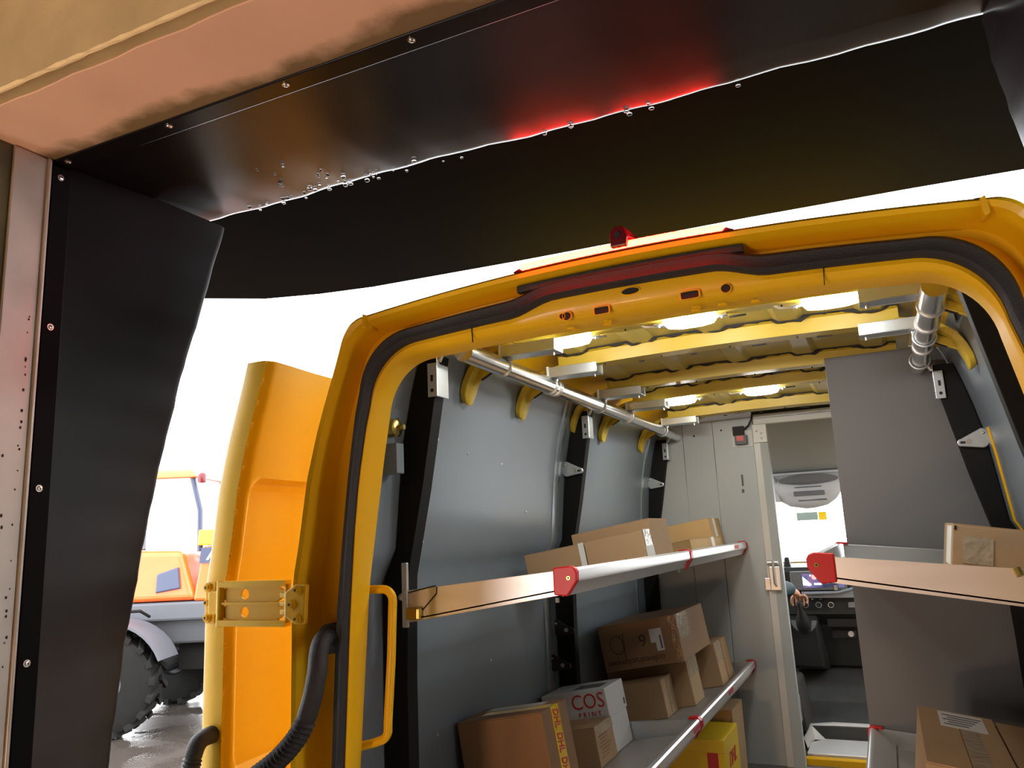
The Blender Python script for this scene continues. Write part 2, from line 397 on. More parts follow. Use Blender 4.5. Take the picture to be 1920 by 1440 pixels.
# ------------------------------------------------------------------ van
TA = [(-1.9, .963), (-.1, .963), (0, .943), (.172, .916), (.287, .886), (.371, .858), (.469, .823), (.54, .80), (.62, .775), (.75, .72)]
def sideA(z): return interp(TA, z)
CXF = CX+.010
TB = [(-1.9, .856), (-.6, .852), (-.173, .834), (.03, .812), (.168, .796), (.3375, .772), (.40, .757), (.6, .735)]
TC = [(-1.9, .828), (-.6, .822), (-.173, .800), (.03, .785), (.166, .770), (.319, .742), (.36, .730), (.6, .705)]
TE = [(-1.9, .838), (-.6, .834), (-.113, .798), (.05, .773), (.226, .745), (.35, .722), (.6, .70)]
def contour(off, zt, r, crown, y, bump=0., zb=FZ-.12, ns=34, nc=14, nt=26, tab=None):
    tab = tab or TA
    sideA = lambda z: interp(tab, z)
    """left half from the sill up, round the corner and along the header to the centre, then mirrored"""
    H = []
    z1 = zt-r
    for i in range(ns):
        z = zb+(z1-zb)*i/(ns-1); H.append((sideA(z)-off, z))
    p0 = H[-1]; p3 = (sideA(zt)-off-r*.95, zt)
    k = .58
    t0 = (sideA(z1+.02)-off-p0[0])/.02
    p1 = (p0[0]+t0*r*k, p0[1]+r*k); p2 = (p3[0]+r*.95*k, zt-.01*r)
    for i in range(1, nc+1):
        t = i/nc; a, b, c, d = (1-t)**3, 3*t*(1-t)**2, 3*t*t*(1-t), t**3
        H.append((a*p0[0]+b*p1[0]+c*p2[0]+d*p3[0], a*p0[1]+b*p1[1]+c*p2[1]+d*p3[1]))
    for i in range(1, nt+1):
        x = p3[0]*(1-i/nt); H.append((x, zt+crown*(1-(x/p3[0])**2)+bump*(1-sm(.19, .31, x))))
    L = [(CXF-x, y, z) for x, z in H]; R = [(CXF+x, y, z) for x, z in H[:-1]][::-1]
    return L+R
van = thing('delivery_van', 'yellow panel van backed up to the dock with its rear open', 'van', (CX, 1.67, GZ))
# rear frame: lofted sheet-metal profile
secs = [contour(.0, .632, .07, .045, 1.80), contour(.0, .604, .055, .042, 1.70), contour(.003, .597, .055, .042, 1.672), contour(.012, .590, .06, .041, 1.662),
        contour(.022, .582, .065, .040, 1.668), contour(.030, .574, .07, .040, 1.712), contour(.040, .568, .08, .038, 1.750), contour(-.022, .560, .125, .035, 1.752, tab=TB), contour(0, .552, .15, .032, 1.708, .022, tab=TB),
        contour(0, .514, .15, .022, 1.708, .026, tab=TC), contour(.004, .505, .148, .020, 1.706, .012, tab=TC), contour(.007, .494, .145, .018, 1.714, .004, tab=TC), contour(.009, .487, .14, .017, 1.728, tab=TC), contour(0, .484, .14, .017, 1.79, tab=TE), contour(-.04, .60, .12, .04, 1.80, tab=TE)]
o = MB(); o.loft(secs); part('rear_frame', o, 'yellow', van, smooth=38)
# seal
a, b = contour(0, .552, .15, .032, 1.708, .022, tab=TB), contour(0, .514, .15, .022, 1.708, .026, tab=TC)
rows = []
for t, d in ((0, 0), (.04, -.014), (.22, -.022), (.5, -.019), (.78, -.023), (.96, -.014), (1, 0)):
    rows.append([(p[0]+(q[0]-p[0])*t, p[1]+d, p[2]+(q[2]-p[2])*t) for p, q in zip(a, b)])
o = MB(); o.loft(rows); part('door_seal', o, 'rubber', van, smooth=45)
# drain strip over the seal
o = MB(); secs = []
for i in range(41):
    x = -.272+.544*i/40; z = .592+.040*(1-(x/.74)**2)-.029
    secs.append([(CX+x, 1.712, z-.009), (CX+x, 1.690, z-.009), (CX+x, 1.690, z+.009), (CX+x, 1.712, z+.009)])
o.loft(secs, True, True); part('weather_strip', o, 'rubber', van, bevel=.003)
# dark openings in the header face
def fp(px, z, y=1.704): return Vector((px, y, z))
def hole(x, z, kind, sx, sz, y=1.7035, nrm=(0, -1, 0)):
    o = MB(); n = 24; ring = []
    for i in range(n):
        a = 2*math.pi*i/n; c, s_ = math.cos(a), math.sin(a)
        e = 1. if kind == 'oval' else .28
        ring.append((sx*math.copysign(abs(c)**e, c), sz*math.copysign(abs(s_)**e, s_)))
    if nrm[1]:
        f = lambda u, v, d: (x+u, y+d, z+v)
    else:
        f = lambda u, v, d: (x+u, y+v, z-d)
    o.loft([[f(u*1.12, v*1.18, .004) for u, v in ring], [f(u*1.06, v*1.08, -.0016) for u, v in ring], [f(u*.98, v*.97, -.0016) for u, v in ring], [f(u*.94, v*.92, .0012) for u, v in ring]], True, False)
    rim = part('access_hole', o, 'yellow', van, smooth=50)
    o = MB(); o.prism([f(u*.97, v*.96, .0012) for u, v in ring], (0, .002, 0) if nrm[1] else (0, 0, .002)); part('hole_plug', o, 'dark', rim, 'black opening')
s = 1.704/1.71
for x, z, k, a, b in ((-.473, .5475, 'oval', .022, .0085), (-.546, .513, 'rect', .0185, .009), (-.338, .5145, 'rect', .021, .009), (-.633, .513, 'oval', .011, .0105), (-.645, .5145, 'oval', .007, .007), (-.258, .5155, 'oval', .011, .0105)):
    hole(x, z, k, a, b)
for x, y in ((-.640, 1.748), (-.544, 1.742), (-.552, 1.765), (-.333, 1.742), (-.339, 1.765), (-.276, 1.75), (-.206, 1.76)):
    hole(x, .478+.017*(1-((x-CX)/.62)**2)+.0005, 'oval', .009, .0045, y, (0, 0, -1)) if True else None
for sg in (-1, 1):
    o = MB(); o.obox((CXF+sg*.708, 1.6605, .595), (sg*.004, .0, -.036), (0, .06, .004), (sg*.010, -.004, .004)); part('roof_seam', o, 'yellow', van, bevel=.002)
    o = MB(); o.obox((CXF+sg*.415, 1.7035, .487), (sg*.002, 0, .040), (0, .004, 0), (sg*.0018, 0, 0)); part('flange_joint', o, 'dark', van)
# brake light and camera
bl = MB(); secs = []
for i in range(31):
    t = -1+2*i/30; x = .262*t; h = .016*min(1, (1-abs(t))*8+.05)
    zc = .634-.006*t*t; yb = 1.672
    secs.append([(CX+x, yb+.03, zc), (CX+x, yb-.016, zc), (CX+x, yb-.020, zc+h*.5), (CX+x, yb-.016, zc+h), (CX+x, yb+.03, zc+h+.004)])
bl.loft(secs, True, True); br = part('brake_light', bl, 'redhouse', van, smooth=40)
o = MB(); secs = []
for i in range(61):
    t = -1+2*i/60; x = .246*t; zc = .6425-.006*t*t; r = .0078*min(1, math.sqrt(max(0, 1-abs(t)))*7+.1)*(1+.06*math.sin(i*2.6))
    secs.append([(CX+x, 1.6525+r*.8*math.cos(a), zc+r*math.sin(a)) for a in [2*math.pi*k/10 for k in range(10)]])
o.loft(secs, True, True); part('brake_lens', o, 'brake', br, 'glowing red strip', smooth=60)
o = MB()
xc = CX+.012
o.loft([[(xc+x, y, z) for x, z in ((-.021, .636), (.016, .636), (.020, .655), (.012, .682), (-.008, .684), (-.021, .672))] for y in (1.636, 1.70)], True, True)
o.loft([[(xc+.012, 1.64, .682), (xc+.02, 1.64, .655), (xc+.05, 1.69, .65), (xc+.03, 1.70, .67)], [(xc+.0, 1.69, .682), (xc+.02, 1.69, .655), (xc+.05, 1.70, .65), (xc+.03, 1.71, .67)]], True, True)
rc = part('rear_camera', o, 'redhouse', van, bevel=.003)
o = MB(); o.disc((xc-.002, 1.636, .662), (0, -1, -.1), .007, .004); part('camera_lens', o, 'dark', rc)
# exterior shell
o = MB(); o.loft([contour(0, .632, .07, .045, 1.80), contour(0, .668, .10, .05, 1.95), contour(0, .69, .13, .05, 2.3), contour(0, .69, .14, .05, 4.98)])
part('body_shell', o, 'yellow', van, smooth=40)
o = MB(); o.loft([[p for p in contour(0, .69, .14, .05, 4.98) if p[2] > .38], [p for p in contour(0, .69, .14, .05, 5.6) if p[2] > .38], [(CX+(p[0]-CX)*.92, 6.25, .34+(p[2]-.38)*.35) for p in contour(0, .69, .14, .05, 5.6) if p[2] > .38]])
part('cab_roof', o, 'yellow', van, smooth=40)
o = MB()
for sg in (-1, 1):
    x = CX+sg*.963
    o.loft([[(x, y, FZ-.3), (x, y, -.25), (x-sg*.03, y, -.2), (x-sg*.06, y, -.25), (x-sg*.06, y, FZ-.3)] for y in (4.98, 7.1)], True, True)
    for y0, y1, dy in ((4.98, 5.1, 0), (5.9, 5.98, .75)):
        o.hexa([(x, y0+dy, -.22), (x-sg*.04, y0+dy, -.22), (x-sg*.04, y1+dy, -.22), (x, y1+dy, -.22), (CX+sg*.86, y0, .40), (CX+sg*.82, y0, .40), (CX+sg*.82, y1, .40), (CX+sg*.86, y1, .40)])
part('cab_side', o, 'yellow', van, smooth=40)
o = MB(); o.loft([[(CX-.92, y, z0), (CX-.8, y, z1), (CX+.8, y, z1), (CX+.92, y, z0)] for y, z0, z1 in ((6.92, -.34, -.30), (7.5, -.5, -.45), (7.75, -.8, -.78), (7.8, -1.6, -1.6))])
part('bonnet', o, 'yellow', van, smooth=50)
for nm, q in (('windscreen', [(-.80, 6.2, .34), (.80, 6.2, .34), (.88, 6.94, -.31), (-.88, 6.94, -.31)]), ('side_window', [(-.86, 5.08, .38), (-.86, 5.95, .38), (-.955, 6.75, -.22), (-.955, 5.08, -.22)]), ('side_window', [(.86, 5.08, .38), (.86, 5.95, .38), (.955, 6.75, -.22), (.955, 5.08, -.22)])):
    o = MB(); o.add([(CX+x, y, z) for x, y, z in q], [(0, 1, 2, 3)]); part(nm, o, 'glass', van)
o = MB(); 
for sg in (-1, 1):
    for y in (2.9, 6.6): pass
for sg in (-1, 1):
    for y in (3.1, 6.75):
        o = MB(); o.tube([(CX+sg*.74, y, GZ+.34), (CX+sg*.745, y, GZ+.34), (CX+sg*.94, y, GZ+.34), (CX+sg*.95, y, GZ+.34)], [.28, .34, .34, .28], 28); part('wheel', o, 'tyre', van, smooth=50)
o = MB(); o.mm(CX-.95, CX+.95, 1.63, 1.82, FZ-.36, FZ-.08); part('rear_bumper', o, 'dash', van, bevel=.02)
# floor, liner walls
o = MB(); o.mm(CX-.93, CX+.93, 1.75, 4.97, FZ-.05, FZ); part('cargo_floor', o, 'panel', van)
TWL = [(-1.9, .925), (-.12, .925), (-.02, .875), (.28, .845), (.45, .81), (.60, .765), (.665, .735)]
def wall(sg, y0, y1, name):
    zs = [FZ, -.8, -.4, -.12, -.07, -.02, .1, .2, .3, .4, .5, .56, .62, .665]
    o = MB(); o.loft([[(CX+sg*interp(TWL, z), y, z) for z in zs]+[(CX+sg*(interp(TWL, z)+.012), y, z) for z in zs[::-1]] for y in (y0, y1)], True, True)
    return part(name, o, 'liner', van, smooth=30)
lw = wall(-1, 1.85, 4.95, 'side_liner'); rw = wall(1, 1.85, 4.95, 'side_liner')
def strip(sg, y0, y1, m, par, name, d=.004, zlo=FZ, zhi=.6):
    zs = [z for z in [FZ, -.8, -.4, -.12, -.07, -.02, .1, .2, .3, .4, .5, .6] if zlo <= z <= zhi]
    o = MB(); o.loft([[(CX+sg*(interp(TWL, z)-d), y, z) for z in zs]+[(CX+sg*(interp(TWL, z)), y, z) for z in zs[::-1]] for y in (y0, y1)], True, True)
    return part(name, o, m, par, smooth=30)
strip(-1, 3.28, 3.31, 'zinc', lw, 'joint_strip'); strip(-1, 3.325, 3.355, 'zinc', lw, 'joint_strip'); strip(-1, 4.70, 4.73, 'zinc', lw, 'joint_strip')
strip(1, 3.14, 3.16, 'yellow', rw, 'body_rib', .006, zhi=.3)
for y, z in ((2.25, .33), (2.47, .30), (2.2, -.0), (2.75, .28), (2.35, -.62), (2.75, -.45), (2.6, -.7), (2.2, -.25), (3.0, .1), (3.295, .1), (3.34, .1), (3.295, .3), (3.34, .3)):
    o = MB(); o.ball((CX-interp(TWL, z)+.001, y, z), .0055, 10, 6, (.5, 1, 1)); part('rivet', o, 'zinc', lw, smooth=60)
o = MB(); o.mm(CX-.93, CX-.905, 2.085, 2.12, -.415, -.37); part('clip', o, 'paper', lw)
# roof sheet
o = MB(); prof = []
x = -.74
ribs = (-.52, -.26, 0, .26, .52)
xs = sorted([-.75, .75]+[r+d for r in ribs for d in (-.05, -.03, .03, .05)])
def skz(x): return .684+.018*(1-(x/.75)**2)
prof = [(x, skz(x)-(.013 if any(abs(x-r) < .035 for r in ribs) else 0)) for x in xs]
o.loft([[(CX+x, y, z) for x, z in prof] for y in (1.93, 4.97)]); rs = part('roof_sheet', o, 'skin_in', van, smooth=20)
def bow(y, w=.08):
    o = MB(); secs = []
    for i in range(25):
        x = -.60+1.2*i/24; zt = skz(x)-.006; zb = .632+.012*(1-(x/.6)**2)
        secs.append([(CX+x, y-.02, zt), (CX+x, y, zt-.004), (CX+x, y+.006, zb), (CX+x, y+w-.006, zb), (CX+x, y+w, zt-.004), (CX+x, y+w+.02, zt)])
    o.loft(secs)
    b = part('roof_bow', o, 'yellow_in', van, smooth=30)
    o = MB(); secs = []
    for i in range(61):
        x = -.60+1.2*i/60; j = .0035*(math.sin(i*1.7)+math.sin(i*.6)) + (.012 if any(abs(x-r) < .055 for r in ribs) else 0)
        secs.append([(CX+x, y-.022, skz(x)-.007-j*.8), (CX+x, y-.022, skz(x)+.001), (CX+x, y-.010, skz(x)+.001), (CX+x, y-.010, skz(x)-.007-j*.8)])
    o.loft(secs, True, True); part('sealant_bead', o, 'dark', b)
    o = MB()
    for x in (-.3, -.1, .12, .34): o.mm(CX+x, CX+x+.02+.03*(x > 0), y+w-.004, y+w+.001, .636, .641)
    for x in (-.42, -.2, .05, .28): o.disc((CX+x, y+.03, .6385), (0, 0, -1), .003, .006, 8)
    part('slot', o, 'dark', b)
    for sg in (-1, 1):
        if sg > 0 and y > 3.3: continue
        o = MB()   # curved foot running down onto the wall, ending in a rounded tongue
        path = [(.58, .642), (.64, .630), (.70, .606), (.745, .570), (.768, .530), (.781, .495), (.786, .472), (.788, .462)]
        wd = [.05, .05, .049, .048, .047, .043, .030, .012]
        secs = []
        for (x, z), q in zip(path, wd):
            secs.append([(CX+sg*(x+.012), y+.04-q, z+.006), (CX+sg*(x-.006), y+.04-q*.9, z-.006), (CX+sg*(x-.010), y+.04-q*.5, z-.008), (CX+sg*(x-.010), y+.04+q*.5, z-.008), (CX+sg*(x-.006), y+.04+q*.9, z-.006), (CX+sg*(x+.012), y+.04+q, z+.006), (CX+sg*(x+.018), y+.04, z+.014)])
        o.loft(secs, True, True); ft = part('bow_foot', o, 'yellow_in', b, smooth=50, bevel=.004)
        o = MB(); o.obox((CX+sg*.63, y+.028, .590), (sg*.135, 0, -.072), (0, .016, 0), (sg*.012, 0, .024)); part('foot_brace', o, 'yellow_in', b, bevel=.003)
        o = MB(); o.obox((CX+sg*.655, y+.0285, .5745), (sg*.07, 0, -.0375), (0, .015, 0), (sg*.001, 0, .002)); part('brace_slot', o, 'dark', b)
        o = MB(); o.tube([(CX+sg*.782, y+.04, .477), (CX+sg*.784, y+.04, .462)], .005, 10); part('foot_bolt', o, 'dark', b)
    return b
for y, w_ in ((2.34, .08), (2.79, .085), (3.39, .08), (3.79, .08), (4.50, .12)): bow(y, w_)
o = MB(); o.mm(CX-.60, CX+.60, 1.80, 2.34, .60, .605); 
# bulkhead
bk = MB(); YB = 4.92
def bulk_panel(x0, x1):
    zs = [FZ, -.12, -.02, .28, .45, .60, .655]
    if x0 is None: pl = [(CX-interp(TWL, z)+.001, YB, z) for z in zs]+[(x1, YB, .655), (x1, YB, FZ)]
    elif x1 is None: pl = [(x0, YB, FZ), (x0, YB, .655)]+[(CX+interp(TWL, z)-.001, YB, z) for z in zs[::-1]]
    else: pl = [(x0, YB, FZ), (x0, YB, .655), (x1, YB, .655), (x1, YB, FZ)]
    o = MB(); o.prism(pl, (0, .03, 0)); return part('bulkhead_panel', o, 'bulk', van)
bulk_panel(None, -1.103); bp2 = bulk_panel(-1.100, -.914); bp = bulk_panel(-.911, -.672); bulk_panel(.06, None)
o = MB(); o.mm(-.665, .07, YB-.01, YB+.03, .604, .640); o.mm(-.665, .07, YB-.018, YB+.03, .640, .664); part('door_header', o, 'frame', van, bevel=.003)
o = MB(); o.mm(-.672, .07, YB-.002, YB+.03, .664, .72); part('header_gap', o, 'dark', van)
o = MB(); o.hexa([(-.672, YB-.03, FZ), (-.628, YB-.03, FZ), (-.628, YB+.04, FZ), (-.672, YB+.04, FZ), (-.672, YB-.03, .604), (-.632, YB-.03, .604), (-.632, YB+.04, .604), (-.672, YB+.04, .604)])
jm = part('door_jamb', o, 'frame', van, bevel=.004)
o = MB(); o.hexa([(-.632, YB-.036, FZ), (-.572, YB-.02, FZ), (-.572, YB+.04, FZ), (-.632, YB+.04, FZ), (-.632, YB-.036, .575), (-.590, YB-.02, .575), (-.590, YB+.04, .575), (-.632, YB+.04, .575)])
part('jamb_leaf', o, 'bulk', jm, bevel=.002)
o = MB(); o.mm(-.668, -.588, YB-.042, YB-.034, .49, .60); pl_ = part('corner_plate', o, 'frame', jm, bevel=.002)
o = MB()
for x, z in ((-.645, .56), (-.62, .545), (-.62, .515)): o.ball((x, YB-.043, z), .006, 10, 6, (1, .5, 1))
part('plate_rivet', o, 'screw', jm, smooth=60)
o = MB(); o.mm(-.655, -.60, YB-.052, YB-.03, -.37, -.235); o.mm(-.688, -.655, YB-.04, YB-.034, -.37, -.30); lt = part('latch', o, 'steel', jm, bevel=.003)
o = MB(); o.tube([(-.628, YB-.075, -.20), (-.628, YB-.075, -.33), (-.622, YB-.055, -.345)], .006, 10); o.tube([(-.66, YB-.06, -.212), (-.60, YB-.06, -.212)], .012, 12); part('latch_bolt', o, 'alu', jm, smooth=50)
o = MB(); o.mm(-.80, -.675, YB-.008, YB, .475, .575); sw = part('door_switch', o, 'paper', bp, bevel=.004)
o = MB(); o.mm(-.775, -.705, YB-.045, YB-.008, .488, .545); part('switch_body', o, 'slot', bp, bevel=.004)
o = MB(); o.mm(-.765, -.725, YB-.047, YB-.045, .51, .54); part('switch_label', o, 'sticker', bp)
o = MB(); o.mm(-.785, -.72, YB-.04, YB-.01, .545, .60); o.tube([(-.725, YB-.025, .575), (-.69, YB-.03, .60), (-.668, YB-.03, .64), (-.664, YB-.02, .67)], .006, 8); part('switch_cable', o, 'dark', bp, smooth=60)
o = MB(); o.mm(-.768, -.756, YB-.0012, YB, .24, .31); o.mm(-.772, -.757, YB-.0012, YB, .20, .222); part('bulkhead_sticker', o, 'ink', bp)
for x, z in ((-1.03, .57), (-.86, .59)):
    o = MB(); o.disc((x, YB, z), (0, -1, 0), .006, .0015, 10); part('bolt_hole', o, 'dark', bp2)
# grab handle
o = MB(); gy = 1.82
P = [(CX-.83, gy-.01, -.122), (CX-.77, gy, -.122)]
P += [(CX-.765+.03*math.sin(a), gy, -.152+.03*math.cos(a)) for a in [math.pi/2*i/6 for i in range(1, 7)]]
P += [(CX-.742, gy, -.30), (CX-.755, gy, -.455)]
P += [(CX-.785+.03*math.cos(a), gy, -.475-.03*math.sin(a)) for a in [math.pi/2*i/6 for i in range(1, 6)]]
P += [(CX-.80, gy, -.512), (CX-.86, gy-.02, -.525)]
o.tube(P, .0115, 12); part('grab_handle', o, 'yellow', van, smooth=60)
# open rear door folded round the side
dr = MB()
def doff(z): return (.963-sideA(z))*.85
NU, NV = 70, 150; y0, y1, z0, z1 = 1.745, 2.50, FZ, .545
def rrect(u, v, u0, u1, v0, v1, r):
    cx, cy = (u0+u1)/2, (v0+v1)/2; qx, qy = abs(u-cx)-(u1-u0)/2+r, abs(v-cy)-(v1-v0)/2+r
    return min(max(qx, qy), 0)+math.hypot(max(qx, 0), max(qy, 0))-r
secs = []
for j in range(NV+1):
    z = z0+(z1-z0)*j/NV; row = []
    for i in range(NU+1):
        y = y0+(y1-y0)*(i/NU)
        d = min(rrect(y, z, 1.785, 2.42, -.62, .205, .05), rrect(y, z, 1.785, 2.42, -1.26, -.69, .05))
        dep = .034*(1-sm(-.014, .0, d))
        edge = .012*(sm(.03, 0, y-y0))
        row.append((CX-(1.245-doff(z)*1.0)-dep-edge-.02*sm(0, .3, y-y0), y, z))
    secs.append(row)
dr.loft(secs)
back = []
zz = [z0+(z1-z0)*j/30 for j in range(31)]
dr.loft([[(CX-(1.245-doff(z))-.012, y0, z) for z in zz], [(CX-(1.25-doff(z))-.03, y0-.004, z) for z in zz], [(CX-(1.322-doff(z)), y0-.004, z) for z in zz], [(CX-(1.335-doff(z)), y0+.006, z) for z in zz], [(CX-(1.345-doff(z)), y1, z) for z in zz], [(CX-(1.245-doff(z))-.02, y1, z) for z in zz]])
door = part('rear_door', dr, 'yellow', van, smooth=40)
hz_ = -.145
o = MB(); xl, xr = CX-1.325, CX-1.24
o.mm(xl+.004, xl+.045, y0-.012, y0-.002, hz_-.058, hz_+.058); o.mm(xl+.035, xr+.03, y0-.03, y0-.004, hz_-.032, hz_+.032); hl = part('hinge_leaf', o, 'yellow', door, bevel=.004)
for dz in (-.042, 0, .042):
    o = MB(); c = Vector((xl+.018, y0-.012, hz_+dz)); o.disc(c, (0, -1, 0), .013 if dz else .009, .006, 20); o.tube([c+Vector((0, -.006, 0)), c+Vector((0, -.012, 0))], .008, 14); part('hinge_bolt', o, 'yellow', door, smooth=50)
    o = MB(); o.disc(c+Vector((0, -.0121, 0)), (0, -1, 0), .004, .0006, 6); part('bolt_socket', o, 'dark', door)
# link plate with two holes
def holed_cell(mb, x0, x1, z0_, z1_, cx, cz, r, y0_, th):
    n = 32; out = []; inn = []
    for k in range(n):
        a = 2*math.pi*k/n; c, s_ = math.cos(a), math.sin(a)
        t = min(((x1-cx) if c > 0 else (cx-x0))/max(1e-6, abs(c)), ((z1_-cz) if s_ > 0 else (cz-z0_))/max(1e-6, abs(s_)))
        out.append((cx+c*t, cz+s_*t)); inn.append((cx+c*r, cz+s_*r))
    mb.loft([[(x, y0_, z) for x, z in out], [(x, y0_, z) for x, z in inn], [(x, y0_+th, z) for x, z in inn], [(x, y0_+th, z) for x, z in out]], True)
o = MB(); lx0, lx1, ly = CX-1.215, CX-.985, 1.69
for dz in (-.024, .024): holed_cell(o, lx0, lx1, hz_+dz-.022, hz_+dz+.022, lx0+.075, hz_+dz, .0145, ly+.012, .006)
o.mm(lx0-.01, lx1, ly-.006, ly+.02, hz_+.044, hz_+.060); o.mm(lx0-.01, lx1, ly-.006, ly+.02, hz_-.060, hz_-.044); o.mm(lx0, lx1, ly+.002, ly+.02, hz_-.003, hz_+.003)
o.tube([(lx0-.01, ly+.008, hz_-.062), (lx0-.01, ly+.008, hz_+.062)], .011, 14); o.tube([(lx1, ly+.008, hz_-.05), (lx1, ly+.008, hz_+.05)], .010, 14)
part('hinge_link', o, 'yellow', door, smooth=40)
o = MB()
for dz in (-.022, 0, .022): o.obox((CX-.992, 1.672, hz_+dz-.007), (.06, -.01, -dz*.2), (0, .016, 0), (0, 0, .014))
o.loft([[(CX-.958, y, hz_-.030), (CX-.925, y, hz_-.05), (CX-.893, y, hz_-.05), (CX-.888, y, hz_+.05), (CX-.925, y, hz_+.05), (CX-.958, y, hz_+.030)] for y in (1.652, 1.668)], True, True)
part('hinge_leaf', o, 'yellow', door, bevel=.004)
for dx, dz in ((-.915, .036), (-.915, -.036), (-.934, 0)):
    o = MB(); c = Vector((CX+dx, 1.652, hz_+dz)); o.disc(c, (0, -1, 0), .012, .005, 20); o.tube([c+Vector((0, -.005, 0)), c+Vector((0, -.010, 0))], .0075, 14); part('hinge_bolt', o, 'yellow', door, smooth=50)
    o = MB(); o.disc(c+Vector((0, -.0101, 0)), (0, -1, 0), .004, .0006, 6); part('bolt_socket', o, 'dark', door)
# cable conduits
def conduit(pts, r, ribs_from):
    n = 90; P = []
    for i in range(n+1):   # Catmull-Rom
        t = i/n*(len(pts)-1); k = min(int(t), len(pts)-2); f = t-k
        p = [Vector(pts[max(0, min(len(pts)-1, k+d))]) for d in (-1, 0, 1, 2)]
        P.append(.5*((2*p[1])+(-p[0]+p[2])*f+(2*p[0]-5*p[1]+4*p[2]-p[3])*f*f+(-p[0]+3*p[1]-3*p[2]+p[3])*f**3))
    rr = [r*(1.12+.12*(1 if i % 2 else -1)) if i/n > ribs_from else r*1.12 for i in range(n+1)]
    o = MB(); o.tube(P, rr, 14); return o
part('cable_conduit', conduit([(CX-.845, 1.74, -.225), (CX-.838, 1.655, -.237), (CX-.822, 1.615, -.31), (CX-.83, 1.605, -.37), (CX-.86, 1.60, -.44), (CX-.92, 1.60, -.50), (CX-1.0, 1.61, -.55), (CX-1.1, 1.63, -.60)], .0215, .5), 'rubber', van, smooth=50)
o = MB(); o.tube([(CX-.847, 1.72, -.235), (CX-.847, 1.694, -.235), (CX-.847, 1.69, -.235)], [.038, .038, .03], 20); part('conduit_grommet', o, 'rubber', van, smooth=50)
part('cable_conduit', conduit([(CX-1.285, 1.75, -.50), (CX-1.29, 1.70, -.51), (CX-1.30, 1.685, -.56), (CX-1.31, 1.68, -.66), (CX-1.28, 1.66, -.75), (CX-1.2, 1.64, -.72), (CX-1.1, 1.63, -.60)], .021, .3), 'rubber', van, smooth=50)
# ------------------------------------------------------------------ cab interior (parts of the van)
o = MB(); secs = []
for i in range(9):
    t = i/8; y = 4.95+1.07*t; z = .62-.255*t*t-.01*t
    secs.append([(CX-.80, y, z-.05), (CX-.5, y, z), (CX+.5, y, z), (CX+.80, y, z-.05), (CX+.8, y, z+.02), (CX-.8, y, z+.02)])
o.loft(secs, True, True); part('headliner', o, 'head', van, smooth=40)
xc = -.49
o = MB(); secs = []
for w_, y, z in ((.31, 5.99, .365), (.30, 5.965, .345), (.27, 5.965, .285), (.235, 5.975, .225), (.19, 6.0, .165), (.13, 6.04, .128), (.06, 6.08, .118)):
    secs.append([(xc+w_*1.0*math.cos(a), y-.05*math.sin(a)*(1 if w_ < .3 else .4), z-.012*math.sin(a)) for a in [math.pi*k/12 for k in range(13)]])
secs.append([(xc, 6.2, .13)]*13)
o.loft(secs); o.loft([[(xc+x, 5.94, .362), (xc+x, 6.1, .372), (xc+x, 6.1, .345), (xc+x, 5.94, .348)] for x in (-.36, .36)], True, True)
oc = part('overhead_console', o, 'console', van, smooth=50)
o = MB(); secs = []
for k in range(24):
    a = 2*math.pi*k/24; secs.append((xc+.02+.20*math.cos(a), 5.915-.012*abs(math.sin(a)), .305+.036*math.sin(a)))
o.prism(secs, (0, .012, .002)); part('console_recess', o, 'slot', oc)
o = MB(); o.mm(xc-.075, xc+.105, 5.905, 5.93, .250, .256); o.mm(xc-.085, xc+.12, 5.915, 5.945, .193, .226); o.mm(xc-.06, xc+.13, 5.945, 5.975, .157, .168); part('console_slot', o, 'slot', oc, bevel=.003)
o = MB(); o.hexa([(-.80, 5.95, .16), (-.67, 5.95, .16), (-.67, 5.98, .16), (-.80, 5.98, .16), (-.80, 5.93, .33), (-.69, 5.93, .33), (-.69, 5.96, .33), (-.80, 5.96, .33)]); part('sun_visor', o, 'console', van, bevel=.008)
o = MB(); o.mm(-.61, -.46, 6.3, 6.315, .025, .085); wl = part('rear_view_mirror', o, mat('mirror_glass_green', (.30, .38, .35), .5), van, bevel=.006)  # rear-view mirror; its reflection is put in as greenish and yellow colour
o = MB(); o.mm(-.455, -.40, 6.3, 6.315, .022, .082); part('painted_reflection', o, 'ybox', wl, 'yellow reflection put in as colour')
# dashboard
o = MB(); X0, X1 = CX-.9, CX+.9
o.loft([[(x, 6.9, -.31), (x, 6.1, -.292), (x, 6.0, -.30), (x, 5.985, -.33), (x, 6.0, -.47), (x, 6.03, -.50), (x, 6.02, -.62), (x, 6.06, -.66), (x, 6.1, -.70), (x, 6.15, -.98), (x, 6.35, -1.0)] for x in (X0, X1)])
db = part('dashboard', o, 'dash', van, smooth=30)
o = MB(); o.mm(-.665, -.30, 5.955, 6.0, -.455, -.325); part('screen_bezel', o, 'slot', db, bevel=.006)
o = MB(); o.mm(-.585, -.315, 5.952, 5.956, -.437, -.343); sc_ = part('display_screen', o, 'screen', db)
o = MB(); o.prism([(-.583, 5.9515, -.36), (-.583, 5.9515, -.42), (-.535, 5.9515, -.425), (-.525, 5.9515, -.415)], (0, -.0006, 0)); o.prism([(-.51, 5.9515, -.405), (-.51, 5.9515, -.418), (-.46, 5.9515, -.418), (-.46, 5.9515, -.405)], (0, -.0006, 0)); o.disc((-.53, 5.9515, -.355), (0, -1, 0), .006, .0006); part('screen_picture', o, 'screenwhite', db)
o = MB(); o.disc((-.505, 5.9515, -.365), (0, -1, 0), .018, .0005); o.disc((-.44, 5.9515, -.375), (0, -1, 0), .012, .0005); part('screen_mark', o, emit('screen_red', (.8, .12, .1), .8), db)
